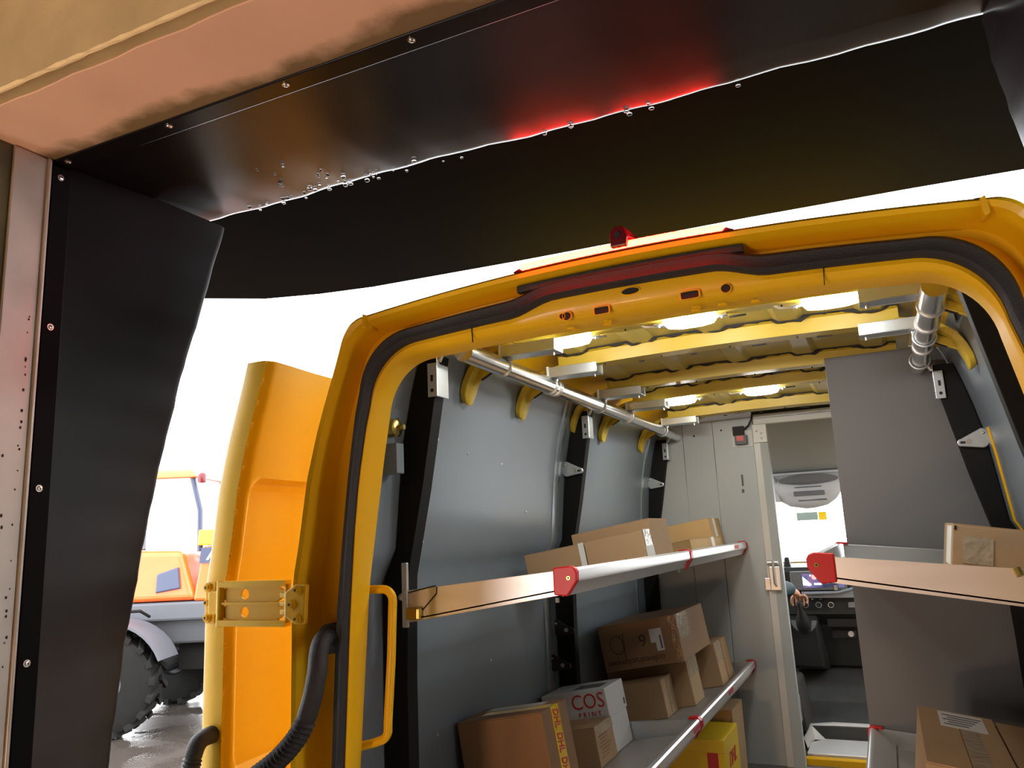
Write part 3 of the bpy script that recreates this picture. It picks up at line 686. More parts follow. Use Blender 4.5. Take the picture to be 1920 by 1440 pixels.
o = MB(); o.tube([(-.58, 5.935, -.475), (-.36, 5.935, -.47), (-.30, 5.94, -.455), (-.25, 5.96, -.44)], .010, 8); o.mm(-.60, -.24, 5.95, 6.02, -.505, -.462); part('shelf_rim', o, 'dashgrey', db, smooth=60)
for x in (-.585, -.5, -.42):
    o = MB(); c = Vector((x, 6.015, -.556)); o.tube([c, c+Vector((0, -.03, 0))], [.021, .018], 18); k = part('control_knob', o, 'dash', db, smooth=40)
    o = MB(); n = 20; o.loft([[c+Vector((r*math.cos(a), d, r*math.sin(a))) for a in [2*math.pi*i/n for i in range(n)]] for r, d in ((.021, -.008), (.0215, -.012), (.019, -.031), (.016, -.031))], True); part('knob_ring', o, 'zinc', db, smooth=60)
o = MB(); o.mm(-.31, -.27, 6.0, 6.02, -.575, -.54); part('dash_vent', o, 'dashgrey', db)
o = MB()
for x in (-.545, -.49): o.mm(x, x+.012, 6.0, 6.02, -.522, -.516)
part('dash_switch', o, 'paper', db)
o = MB(); o.mm(-.46, -.255, 6.045, 6.2, -.705, -.655); part('stowage_bin', o, 'dark', db)
o = MB(); o.mm(-.44, -.285, 6.075, 6.2, -.785, -.735); part('stowage_bin', o, 'dark', db)
o = MB(); o.tube([(-.318, 6.06, -.757), (-.318, 6.085, -.757)], .019, 18); part('power_socket', o, 'zinc', db, smooth=40)
o = MB(); o.hexa([(-.72, 5.98, -.98), (-.50, 5.98, -.98), (-.47, 6.15, -1.0), (-.72, 6.15, -1.0), (-.72, 5.96, -.66), (-.52, 5.96, -.66), (-.52, 6.05, -.62), (-.72, 6.05, -.62)])
part('gear_console', o, 'dash', db, bevel=.02)
o = MB(); secs = []
for k in range(15):
    a = math.pi*(1+k/14); cx_, cz_ = -.605, -.655
    rx, rz = .085, .085
    secs.append([(cx_+rx*f*math.cos(a), 5.945-d, cz_+rz*f*math.sin(a)+.02*0) for f, d in ((1, 0), (.95, .012), (.62, .012), (.58, 0))])
o.loft(secs, True, True); part('gear_surround', o, 'dashgrey', db, smooth=40)
o = MB(); o.tube([(-.605, 5.955, -.715), (-.605, 5.925, -.68), (-.608, 5.90, -.63), (-.61, 5.875, -.585), (-.612, 5.865, -.565), (-.612, 5.86, -.53), (-.612, 5.858, -.515)], [.045, .05, .038, .02, .016, .024, .012], 14); part('gear_lever', o, 'rubber', db, smooth=60)
o = MB(); o.hexa([(-.72, 6.05, -.34), (-.655, 6.05, -.34), (-.655, 6.1, -.34), (-.72, 6.1, -.34), (-.70, 6.05, -.23), (-.672, 6.05, -.23), (-.672, 6.1, -.23), (-.70, 6.1, -.23)]); o.mm(-.76, -.66, 6.0, 6.06, -.46, -.33); part('phone_holder', o, 'dash', db, bevel=.006)
# cab floor and step
o = MB(); o.loft([[(x, 4.98, -1.31), (x, 5.42, -1.31), (x, 5.44, -1.225), (x, 5.9, -1.17), (x, 6.25, -.95), (x, 6.25, -1.5), (x, 4.98, -1.5)] for x in (CX-.9, CX+.9)], True, True); part('cab_floor', o, 'cabfloor', van)
o = MB(); o.mm(-.62, .06, 4.965, 5.0, FZ, -1.296); o.mm(-.60, .06, 4.99, 5.02, -1.42, -1.295); part('door_sill', o, 'yellow', van)
o = MB(); o.prism([(-.575, 5.06, -1.30), (.05, 5.06, -1.30), (.05, 5.40, -1.30), (-.50, 5.40, -1.30), (-.575, 5.3, -1.30)], (0, 0, .012)); o.mm(-.575, .05, 5.055, 5.065, -1.325, -1.288); sp = part('step_plate', o, 'step', van, bevel=.003)
o = MB(); o.loft([[(-.585, 5.2, -1.30), (-.56, 5.415, -1.30), (-.43, 5.43, -1.30), (.05, 5.43, -1.30)], [(-.60, 5.22, -1.26), (-.575, 5.44, -1.225), (-.44, 5.46, -1.215), (.05, 5.46, -1.215)], [(-.61, 5.22, -1.255), (-.585, 5.47, -1.22), (-.45, 5.49, -1.210), (.05, 5.49, -1.210)]]); part('step_riser', o, 'step', van, smooth=30)
# driver seat
o = MB(); o.mm(-1.22, -.70, 5.25, 5.75, -.95, -.80); o.hexa([(-1.2, 5.02, -.85), (-.72, 5.02, -.85), (-.72, 5.25, -.85), (-1.2, 5.25, -.85), (-1.17, 4.97, -.12), (-.75, 4.97, -.12), (-.75, 5.08, -.12), (-1.17, 5.08, -.12)]); ds = part('driver_seat', o, 'seat', van, bevel=.03, seg=3)
o = MB(); o.hexa([(-1.15, 5.25, -1.22), (-.575, 5.25, -1.22), (-.575, 5.7, -1.22), (-1.15, 5.7, -1.22), (-1.15, 5.28, -.95), (-.62, 5.28, -.95), (-.62, 5.7, -.95), (-1.15, 5.7, -.95)]); part('seat_base', o, 'seat', ds, bevel=.02)
o = MB(); o.hexa([(-.66, 5.2, -1.16), (-.60, 5.2, -1.16), (-.60, 5.25, -1.16), (-.66, 5.25, -1.16), (-.66, 5.2, -1.02), (-.605, 5.2, -1.02), (-.605, 5.26, -1.0), (-.66, 5.26, -1.0)]); part('belt_buckle', o, 'dashgrey', ds, bevel=.01)

# ------------------------------------------------------------------ interior lamps
def lamp(x, y, label):
    z = .632+.012*(1-((x-CX)/.6)**2)
    t = thing('led_lamp', label, 'lamp', (x, y, z), 'ceiling lamps of the cargo bay')
    o = MB(); secs = []
    for k, (f, d) in enumerate(((1, 0), (1, -.008), (.9, -.018), (.6, -.023))):
        secs.append([(x+.080*f*math.copysign(abs(math.cos(a))**.6, math.cos(a)), y+.032*f*math.copysign(abs(math.sin(a))**.6, math.sin(a)), z-.002+d) for a in [2*math.pi*i/28 for i in range(28)]])
    o.loft(secs, True, True); part('lens', o, 'led', t, 'glowing white lens', smooth=50)
    for sg in (-1, 1):
        o = MB(); o.mm(x+sg*.097-.016, x+sg*.097+.016, y-.012, y+.012, z-.008, z-.002); o.ball((x+sg*.100, y, z-.010), .006, 8, 5); part('mounting_ear', o, 'zinc', t, smooth=40)
    o = MB(); o.tube([(x-.09, y, z-.006), (x-.12, y+.012, z-.004), (x-.145, y-.004, z-.006), (x-.16, y, z+.006)], .004, 8); part('lamp_wire', o, 'paper', t, smooth=60)
lamp(-.888, 2.385, 'lit ceiling lamp in the front row, nearest the left load bar')
lamp(-.479, 2.385, 'lit ceiling lamp in the middle of the front row')
lamp(-.067, 2.385, 'lit ceiling lamp in the front row nearest the right load bar')
lamp(-.865, 3.875, 'lit ceiling lamp of the rear row nearest the left load bar')
lamp(-.470, 3.875, 'lit ceiling lamp in the rear row above the cab doorway')

# ------------------------------------------------------------------ roof brackets
def channel(x0, x1, y0, y1, z0, z1, label, grp='sheet metal brackets under the roof bows'):
    t = thing('roof_bracket', label, 'bracket', ((x0+x1)/2, (y0+y1)/2, z1), grp)
    o = MB(); th = .003
    o.mm(x0, x1, y0, y0+th, z0, z1); o.mm(x0, x1, y1-th, y1, z0, z1); o.mm(x0, x1, y0, y1, z0, z0+th); part('channel', o, 'zinc', t, bevel=.001)
    for x in (x0+.02, x1-.02):
        o = MB(); o.tube([(x, (y0+y1)/2, z0), (x, (y0+y1)/2, z0-.012)], .005, 8); part('bolt', o, 'screw', t)
    return t
LBR = [(2.325, .60), (2.745, .598), (3.335, .598), (3.765, .598), (4.46, .598)]
NM = ['front', 'second', 'third', 'fourth', 'last']
for (y, z), nm in zip(LBR, NM):
    t = channel(CX-.625, CX-.43, y, y+.075, z-.002, z+.036, 'grey sheet bracket beside the left load bar, %s from the rear opening' % nm)
    o = MB(); o.mm(CX-.632, CX-.624, y-.006, y+.05, z-.012, z+.04); part('end_plate', o, 'paper', t, bevel=.002)
t = channel(CX+.475, CX+.652, 2.745, 2.82, .596, .634, 'shiny sheet bracket left of the right load bar, under the second bow')
o = MB(); o.mm(CX+.65, CX+.658, 2.74, 2.80, .586, .638); part('end_plate', o, 'paper', t, bevel=.002)
channel(CX+.487, CX+.657, 2.325, 2.40, .598, .636, 'narrow sheet bracket joining the right lamp to the right load bar')
t = thing('roof_bracket', 'folded sheet bracket slanting along the right of the right load bar', 'bracket', (CX+.74, 2.55, .61), 'sheet metal brackets under the roof bows')
o = MB(); o.obox((CX+.70, 2.34, .60), (.055, .44, 0), (.004, 0, .0), (0, 0, .03)); o.obox((CX+.70, 2.34, .628), (.055, .44, 0), (.055, 0, -.005), (0, 0, .003)); part('channel', o, 'zinc', t, bevel=.001)

# ------------------------------------------------------------------ load bars
def load_bar(sg, y0, y1, label):
    ox = CX+sg*.640 if sg < 0 else CX+.664; z = .572
    t = thing('load_bar', label, 'load bar', (ox, y0, z), 'load bars under the roof')
    L = y1-y0; j = [y0, y0+L*.27, y0+L*.62, y1]; rs = [.032, .0295, .027]
    if sg > 0: j = [y0, y0+.42, y0+.78, y1]
    for a, b, r in zip(j, j[1:], rs):
        o = MB(); o.cyl((ox, a, z), (ox, b, z), r, 28); part('tube_section', o, 'tube', t, smooth=40)
    for a, r in zip(j[1:3], rs):
        o = MB(); n = 28; o.loft([[(ox+q*math.cos(u), a+d, z+q*math.sin(u)) for u in [2*math.pi*k/n for k in range(n)]] for q, d in ((r-.004, -.012), (r+.0035, -.012), (r+.0035, .012), (r-.004, .012))], True); part('joint_ring', o, 'alu', t, smooth=40)
    ys = [q[0]+.04 for q in LBR] if sg < 0 else [2.37, 2.78, 3.2]
    for y in ys:
        if y > y1: continue
        r = .0335
        o = MB(); o.tube([(ox+r*math.cos(a), y, z+r*math.sin(a)) for a in [math.pi*(.5+2*k/24) for k in range(25)]], .004, 8)
        o.tube([(ox, y, z+r), (ox-sg*.004, y, z+.055), (ox-sg*.03, y, z+.06)], .0045, 8); part('hose_clamp', o, 'zinc', t, smooth=50)
    return t
load_bar(-1, 2.09, 4.86, 'long telescopic steel bar under the roof along the left wall')
load_bar(1, 2.16, 3.36, 'short steel bar under the roof at the right, ending at the grey partition')

# ------------------------------------------------------------------ shelf uprights
TU = [(-1.9, .838), (-.27, .838), (-.10, .830), (.147, .775), (.46, .716), (.60, .690)]
def upright(sg, y0, y1, label, top=.56, holder=True):
    t = thing('shelf_upright', label, 'upright', (CX+sg*.88, (y0+y1)/2, FZ), 'black uprights on the side walls')
    zs = [FZ, -.8, -.4, -.14, -.1, -.02, .15, .3, .46, top]
    o = MB(); o.loft([[(CX+sg*interp(TU, z), y0, z) for z in zs]+[(CX+sg*(interp(TWL, z)-.004), y0, z) for z in zs[::-1]], [(CX+sg*interp(TU, z), y1, z) for z in zs]+[(CX+sg*(interp(TWL, z)-.004), y1, z) for z in zs[::-1]]], True, True)
    part('post', o, 'post', t, bevel=.002)
    if holder:   # L-plate that carries the load bar
        s = sg; x = CX+s*(interp(TU, .5)-.002)
        o = MB(); o.mm(min(x, x-s*.004), max(x, x-s*.004), y0-.014, y1, .43, .56); o.mm(min(x-s*.004, x+s*.03), max(x-s*.004, x+s*.03), y0-.016, y0-.012, .43, .535); pb = part('bar_plate', o, 'zinc', t, bevel=.002)
        o = MB(); o.disc((x+s*.014, y0-.016, .45), (0, -1, 0), .006, .001, 10); part('plate_hole', o, 'dark', pb)
        o = MB(); o.mm(x+s*.014-.004, x+s*.014+.004, y0-.0175, y0-.016, .478, .498); part('plate_hole', o, 'dark', pb)
        o = MB(); o.tube([(x-s*.004, y0, .54), (x-s*.018, y0, .565), (CX+s*.655, y0, .60)], .007, 8); part('bar_hook', o, 'alu', pb, smooth=50)
    return t
def tear_plate(t, sg, y, z, m='zinc'):
    """teardrop hinge plate bolted across the front of an upright"""
    ring = []
    for k in range(13):
        a = math.pi*(-.5+k/12); ring.append((.024+.045*0+.020*math.cos(a)+.03, .022*math.sin(a)))
    x0 = interp(TU, z)
    pts = []
    for k in range(9): a = math.pi*(.5+k/8); pts.append((x0-.012+.014*math.cos(a)+.02, z+.014*math.sin(a)))
    for k in range(9): a = math.pi*(-.5+k/8); pts.append((x0+.075+.024*math.cos(a), z+.012+.036*math.sin(a)))
    o = MB(); o.prism([(CX+sg*x, y, zz) for x, zz in pts], (0, -.012, 0)); p = part('hinge_plate', o, m, t, bevel=.003)
    o = MB(); o.mm(CX+sg*(x0+.012)-.008, CX+sg*(x0+.012)+.008, y-.0135, y-.012, z-.004, z+.004); part('plate_slot', o, 'dark', p)
    o = MB(); o.disc((CX+sg*(x0+.032), y-.012, z+.003), (0, -1, 0), .009, .002, 16); part('plate_bolt', o, 'screw', p, smooth=50)
    o = MB(); o.ball((CX+sg*(x0+.08), y-.012, z+.03), .006, 8, 5); part('plate_bolt', o, 'screw', p, smooth=50)
u1 = upright(-1, 2.045, 2.10, 'black upright nearest the rear opening on the left wall')
u2 = upright(-1, 3.41, 3.455, 'black upright at the middle of the left wall behind the shelf joint')
u3 = upright(-1, 4.865, 4.905, 'black upright in the far left corner beside the grey bulkhead')
r1 = upright(1, 2.05, 2.10, 'wide black upright at the right edge, nearest the rear opening', holder=False)
r2 = upright(1, 3.27, 3.315, 'black upright against the grey partition below the right load bar')
tear_plate(u2, -1, 3.40, .285); tear_plate(u3, -1, 4.86, .280); tear_plate(u2, -1, 3.405, -.42, 'dash'); tear_plate(u2, -1, 3.34, -.56, 'dash'); tear_plate(r2, 1, 3.26, .262)
o = MB(); o.tube([(CX-.86, 1.955, .335), (CX-.80, 1.955, .335), (CX-.795, 1.955, .335)], [.028, .028, .02], 18); o.tube([(CX-.80, 1.955, .335), (CX-.775, 1.955, .335)], .008, 10); part('door_stop', o, 'gold', lw, 'round brass coloured stop', smooth=50)
o = MB(); o.mm(CX-.87, CX-.80, 1.95, 1.99, .20, .29); part('stop_plate', o, 'liner', lw, bevel=.003)
o = MB(); o.ball((CX-.85, 2.04, -.16), .012, 10, 6); part('post_bolt', o, 'screw', u1, smooth=60)

# ------------------------------------------------------------------ partition panel at the right
zs = [FZ, -.12, -.02, .28, .45, .60, .658]
o = MB(); o.prism([(-.152, 3.38, FZ), (-.152, 3.38, .658)]+[(CX+interp(TWL, z)-.006, 3.38, z) for z in zs[::-1]], (0, .018, 0))
tag(build('partition_panel', o, 'panel', origin=(.1, 3.38, FZ), bevel=.002), 'tall dark grey partition panel right of the cab doorway', 'partition')

# ------------------------------------------------------------------ shelves
AL = math.radians(9.2); CA, SA = math.cos(AL), math.sin(AL)
def SP(sg, zd, u, w, y, off0=.312):
    return Vector((CX+sg*(off0+u*CA+w*SA), y, zd-u*SA+w*CA))
def shelf(sg, y0, y1, zl, label, grp, cap_near=True, depth=.50, stick=(), flange=False, brackets=True, dx=0.):
    zd = zl-.052
    t = thing('folding_shelf', label, 'shelf', (CX+sg*.5, (y0+y1)/2, zd), grp)
    P = lambda off, z, y: (CX+sg*(off+dx), y, z)
    Q = lambda u, w, y: SP(sg, zd-dx*math.tan(AL), u, w, y, .312+dx)
    o = MB(); secs = [[Q(0, -.004, y), Q(depth, -.004, y), Q(depth, 0, y), Q(0, 0, y)] for y in (y0, y1)]; o.loft(secs, True, True); part('deck', o, 'deck', t)
    o = MB(); pr = [(.288, zl-.006), (.294, zl), (.302, zl)]+([(.310, zl-.004), (.372, zl-.058), (.366, zl-.060)] if flange else [(.306, zl-.004)])+[(.310, zl-.05), (.322, zl-.062), (.330, zl-.066), (.328, zl-.074), (.312, zl-.072), (.300, zl-.046), (.286, zl-.036), (.285, zl-.028)]
    o.loft([[P(a, b, y) for a, b in pr] for y in (y0+.004, y1-.004)], True, True); part('lip', o, 'alu', t, smooth=30)
    for k, y in enumerate((y0, y1-.004)):   # end plates
        o = MB(); q = [P(.318, zl-.004, y), P(.318, zl-.069, y), P(.815, zl-.143, y), P(.815, zl-.052, y)]
        o.prism(q, (0, .004, 0)); part('end_plate', o, 'steel' if (k == 0 and cap_near) else 'zinc', t, bevel=.001)
        y_ = y
        yy0, yy1 = (y-.006, y+.014) if k == 0 else (y-.012, y+.008)
        if k == 0 and cap_near:
            q = [P(.350, zl+.002, yy0), P(.350, zl-.070, yy0), P(.312, zl-.074, yy0), P(.282, zl-.034, yy0), P(.281, zl-.010, yy0), P(.288, zl+.002, yy0), P(.300, zl+.006, yy0)]
            o = MB(); o.prism(q, (0, .022, 0)); cp = part('end_cap', o, 'redcap', t, bevel=.004, seg=3)
            o = MB(); o.disc(P(.305, zl-.026, yy0), (0, -1, 0), .0055, .002, 14); part('cap_rivet', o, 'gold', cp)
            o = MB(); o.disc(P(.305, zl-.026, yy0-.002), (0, -1, 0), .0025, .0006, 8); part('rivet_hole', o, 'dark', cp)
        else:    # wrap-round cap seen edge on
            pr2 = [(.335, zl+.003), (.296, zl+.006), (.282, zl-.008), (.281, zl-.034), (.298, zl-.060), (.312, zl-.080)]
            pr3 = [(.335, zl-.006), (.30, zl-.002), (.292, zl-.012), (.292, zl-.030), (.308, zl-.054), (.322, zl-.074)]
            o = MB(); o.loft([[P(a, b, y) for a, b in pr2]+[P(a, b, y) for a, b in pr3[::-1]] for y in (yy0, yy1)], True, True); part('end_cap', o, 'redcap', t, bevel=.002)
        if brackets:
            o = MB(); o.tube([P(.345, zl-.078, y+.006), P(.345, zl-.09, y+.006)], .006, 8); part('foot_bolt', o, 'zinc', t)
    for f in stick:
        yy = y0+(y1-y0)*f
        o = MB(); o.loft([[P(a, b, y) for a, b in ((.2845, zl-.010), (.2855, zl-.030), (.2835, zl-.030), (.2825, zl-.010))] for y in (yy, yy+.11)], True, True); part('price_sticker', o, 'sticker', t)
    return t, zd
G1 = 'folding shelves with red end caps'
sA, zA = shelf(-1, 2.02, 3.405, -.088, 'upper left steel shelf nearest the rear, worn end plate and red cap facing us', G1)
sB, _ = shelf(-1, 3.415, 4.89, -.088, 'upper left steel shelf of the far half, running to the bulkhead', G1, cap_near=False, stick=(.72,))
sC, zC = shelf(-1, 2.02, 3.405, -.762, 'lower left shelf of the near half, under the parcel with yellow tape', G1, flange=True, stick=(.44, .90), dx=.018)
sD, _ = shelf(-1, 3.415, 4.89, -.762, 'lower left shelf of the far half, under the stacked brown boxes', G1, cap_near=False, flange=True, stick=(.42,), dx=.018)
sE, zE = shelf(1, 2.22, 3.37, -.080, 'upper right shelf with a long dull end plate and a red cap', G1)
sF, zF = shelf(1, 2.22, 3.37, -.752, 'lower right shelf below the grey partition', G1, flange=True, dx=.042, depth=.47)
# wall hinge of the near left shelf and a folded strap mark on its plate
o = MB(); x = CX-.826; o.mm(x-.006, x+.012, 2.012, 2.024, -.245, -.06); hg = part('wall_hinge', o, 'zinc', sA, bevel=.002)
o = MB(); o.mm(x+.012, x+.062, 2.004, 2.018, -.222, -.188); o.tube([(x+.052, 2.004, -.19), (x+.052, 2.004, -.22)], .007, 10); part('hinge_tongue', o, 'gold', hg, bevel=.002)
o = MB(); w_ = .0022
pp = [(.812, -.146), (.722, -.128), (.716, -.134), (.718, -.150), (.768, -.198), (.81, -.205)]
o.tube([(CX-a, 2.0195, b) for a, b in pp], w_, 6); part('pressed_edge', o, 'dark', sA)
o = MB(); o.tube([(CX+.745, 2.216, -.125), (CX+.75, 2.21, -.142)], .009, 8); part('end_bolt', o, 'gold', sE)

# ------------------------------------------------------------------ parcels
def carton(sg, zd, u0, u1, y0, y1, h, label, m='card', w0=0., tape=None, top_gap=True, name='cardboard_box', grp=None, cat='box', off0=.312, flat=None):
    if flat is not None:
        P = lambda u, w, y: Vector((CX+sg*u, y, flat+w))
    else:
        P = lambda u, w, y: SP(sg, zd, u, w0+w, y, off0)
    c = P((u0+u1)/2, 0, (y0+y1)/2)
    t = thing(name, label, cat, tuple(c), grp)
    e = .0035
    o = MB(); o.hexa([P(u0, .001, y0), P(u1, .001, y0), P(u1, .001, y1), P(u0, .001, y1), P(u0, h-e, y0), P(u1, h-e, y0), P(u1, h-e, y1), P(u0, h-e, y1)])
    part('carton', o, m, t, bevel=.003)
    # two top flaps meeting at a seam that runs along the longer side
    o = MB()
    g = .0015
    if (y1-y0) > (u1-u0):
        um = (u0+u1)/2; fl = [(u0+.001, um-g, y0+.001, y1-.001), (um+g, u1-.001, y0+.001, y1-.001)]
    else:
        ym = (y0+y1)/2; fl = [(u0+.001, u1-.001, y0+.001, ym-g), (u0+.001, u1-.001, ym+g, y1-.001)]
    for a, b, c_, d in fl: o.hexa([P(a, h-e, c_), P(b, h-e, c_), P(b, h-e, d), P(a, h-e, d), P(a, h, c_), P(b, h, c_), P(b, h, d), P(a, h, d)])
    part('top_flap', o, m, t)
    return t, P
def slab(P, u0, u1, w0, w1, y0, y1):
    o = MB(); o.hexa([P(u0, w0, y0), P(u1, w0, y0), P(u1, w0, y1), P(u0, w0, y1), P(u0, w1, y0), P(u1, w1, y0), P(u1, w1, y1), P(u0, w1, y1)]); return o
# upper left shelf
t, P = carton(-1, zA, .262, .520, 2.93, 3.05, .150, 'flat brown parcel with white tape at its corner, near end of upper left shelf')
part('white_tape', slab(P, .262, .285, .02, .1512, 2.928, 2.9295), 'paper', t)
t, P = carton(-1, zA, .022, .258, 2.925, 3.05, .152, 'flat brown parcel with a scuffed face, right of the white taped one')
part('paper_label', slab(P, .0195, .0215, .03, .09, 2.935, 3.04), 'paper', t)
part('tape', slab(P, .0195, .0215, .09, .153, 2.94, 3.03), 'tape', t)
o = slab(P, .10, .106, .055, .062, 2.9238, 2.9248); part('tear', o, 'card3', t)
t, P = carton(-1, zA, .028, .36, 3.075, 3.36, .197, 'tall cardboard box behind the two flat parcels on the upper left shelf', 'card')
t, P = carton(-1, zA, .030, .25, 3.72, 4.46, .100, 'low ochre box on the far part of the upper left shelf, tape round its end', 'card2')
part('tape', slab(P, .028, .0297, .002, .1005, 4.20, 4.27), 'papertape', t); part('top_tape', slab(P, .028, .25, .1, .1008, 4.20, 4.27), 'papertape', t)
t, P = carton(-1, zA, .08, .34, 4.50, 4.83, .212, 'taller ochre box at the far end of the upper left shelf against the bulkhead', 'card2')
part('tape', slab(P, .08, .34, .212, .2127, 4.62, 4.68), 'papertape', t); part('side_tape', slab(P, .0785, .0797, .05, .2125, 4.62, 4.68), 'papertape', t)
# lower left shelf, near half
t, P = carton(-1, zC, .24, .555, 2.45, 2.668, .30, 'big brown parcel with red on yellow tape down its end, lower left shelf', 'card3')
o = slab(P, .2385, .2398, .0, .301, 2.525, 2.590); tp = part('printed_tape', o, 'ytape', t)
o = slab(P, .24, .5, .300, .3008, 2.525, 2.590); part('top_tape', o, 'ytape', t)
o = MB()
ux = (P(0, -1, 0)-P(0, 0, 0)).normalized(); uy = Vector((0, 1, 0))
for k in range(4): put_text(o, 'DHL', .062, P(.2380, .262-.075*k, 2.557), ux, uy, shear=.3, off=.0014, sx=.5)
part('tape_print', o, 'redink', tp)
o = slab(P, .30, .52, .3006, .3014, 2.60, 2.655); part('paper_label', o, 'paper', t)
t, P = carton(-1, zC, .275, .50, 2.955, 3.155, .145, 'small brown parcel wedged between the yellow taped box and the white box', 'card')
o = slab(P, .2735, .2747, .11, .146, 2.955, 3.155); part('tape', o, 'tape', t)
o = MB()
for k in range(7): 
    q = slab(P, .2738, .2745, .03+.012*k, .034+.012*k, 2.985+.008*(k % 3), 3.06+.012*(k % 4)); o.add(q.v, q.f)
part('print_lines', o, 'card3', t)
t, P = carton(-1, zC, .285, .56, 3.17, 3.39, .245, 'white lidded carton with red lettering on the lower left shelf', 'white', cat='box')
o = MB()
def ring_lid():
    a0, a1, b0, b1 = .281, .564, 3.164, 3.396
    q = slab(P, a0, a1, .135, .249, b0, b1); return q
ld = part('lid', ring_lid(), 'white', t, bevel=.003)
o = MB(); ux = (P(-1, 0, 0)-P(0, 0, 0)).normalized(); uz = (P(0, 1, 0)-P(0, 0, 0)).normalized()
put_text(o, 'COS', .082, P(.362, .205, 3.1632), ux, uz, off=-.0005, sx=.9); 
put_text(o, 'P R I N T', .026, P(.362, .157, 3.1632), ux, uz)
part('lettering', o, 'redink', ld)
o = MB(); q = slab(P, .32, .44, .249, .2496, 3.22, 3.32); o.add(q.v, q.f); part('top_print', o, 'ink', ld)
o = MB(); q = slab(P, .2802, .2809, .15, .175, 3.36, 3.38); o.add(q.v, q.f); part('side_print', o, 'ink', ld)
o = slab(P, .281, .52, -.0005+.115, .134, 3.160, 3.168); part('brown_flap', o, 'card3', t)  # brown strip across the front below the lid
# far half
t, P = carton(-1, zC, .225, .50, 3.76, 3.95, .170, 'low brown box standing in front of the stack on the lower left shelf', 'card')
part('tape', slab(P, .2235, .2247, .01, .17, 3.84, 3.87), 'tape', t)
t, P = carton(-1, zC, .145, .56, 3.985, 4.19, .212, 'long brown box under the big box with handwriting, lower left shelf', 'card')
part('tape', slab(P, .1435, .1447, .13, .213, 4.0, 4.19), 'tape', t)
t, P = carton(-1, zC, .10, .42, 4.46, 4.80, .222, 'brown box with a dark tape line at the far end of the lower left shelf', 'card')
part('tape', slab(P, .0985, .0997, .0, .222, 4.62, 4.645), 'card3', t); part('clear_tape', slab(P, .0985, .0996, .12, .222, 4.48, 4.60), 'tape', t)
t, P = carton(-1, zC, .105, .50, 3.82, 4.42, .215, 'large dark brown box with upside down handwriting on top of the stack', 'card3', w0=.226)
part('label_sheet', slab(P, .185, .245, .105, .168, 3.8188, 3.8198), 'paper', t); part('label_strip', slab(P, .185, .222, .065, .105, 3.8188, 3.8198), 'paper', t)
part('label_code', slab(P, .192, .200, .075, .135, 3.8182, 3.8188), 'ink', t)
part('end_tape', slab(P, .1035, .1047, .10, .215, 3.83, 4.05), 'tape', t); part('corner_tape', slab(P, .106, .14, .0, .215, 3.8185, 3.8195), mat('brown_tape', (.26, .15, .075), .2, bump=.4, bscale=60), t)
o = MB(); ux = (P(1, 0, 0)-P(0, 0, 0)).normalized(); uz = (P(0, -1, 0)-P(0, 0, 0)).normalized()
put_text(o, 'onlinedruckereien', .043, P(.335, .035, 3.8188), ux, uz, off=-.0006, sx=.92, shear=.1)
put_text(o, '6', .085, P(.285, .125, 3.8188), ux, uz, off=-.0018)
o.tube([P(.415+.036*math.cos(a)+.003*math.sin(3*a), .118+.042*math.sin(a), 3.8188) for a in [2*math.pi*k/30*1.1 for k in range(31)]], .0013, 5)
o.tube([P(.375+.012*math.sin(k/9*2.6), .17-.013*k, 3.8188) for k in range(10)], .0013, 5)
part('handwriting', o, 'marker', t)
# floor, below the lower left shelf
FB = FZ
t, P = carton(-1, 0, .33, .60, 3.93, 4.30, .355, 'bright yellow carton with red print on the floor under the lower left shelf', 'ybox', flat=FB)
o = MB(); put_text(o, 'DHL', .09, P(.3285, .24, 4.12), (0, 1, 0), (0, 0, 1), shear=.3, off=.002); part('red_print', o, 'redink', t)
o = slab(P, .36, .41, .0, .30, 3.9275, 3.929); part('red_band', o, 'redink', t)
o = slab(P, .328, .602, .30, .357, 3.926, 4.10); part('lid', o, 'ybox', t, bevel=.002)
t, P = carton(-1, 0, .36, .62, 4.36, 4.66, .40, 'brown box behind the yellow carton under the lower left shelf', 'card', flat=FB)
# right shelves
t, P = carton(1, zE, .318, .56, 2.60, 2.95, .168, 'cardboard box with a white side label on the upper right shelf', 'card')
part('paper_label', slab(P, .3165, .3177, .05, .16, 2.62, 2.80), 'paper', t)
part('tape_patch', slab(P, .345, .42, .06, .135, 2.598, 2.5995), 'tape', t)
o = slab(P, .322, .328, .150, .162, 2.5985, 2.5995); part('mark', o, 'dark', t)
t, P = carton(1, zF, .150, .355, 2.30, 2.95, .245, 'cardboard box with a white address label on its top, lower right shelf', 'card')
part('address_label', slab(P, .205, .325, .245, .2458, 2.73, 2.93), 'paper', t)
o = MB()
for k in range(5):
    q = slab(P, .215+.012*(k % 2), .28+.01*k, .2458, .2462, 2.76+.03*k, 2.772+.03*k); o.add(q.v, q.f)
part('address_print', o, 'ink', t)
part('tape', slab(P, .255, .30, .245, .2455, 2.30, 2.73), 'tape', t)
t, P = carton(1, zF, .362, .556, 2.30, 2.93, .243, 'cardboard box at the right edge beside the one with the address label', 'card')

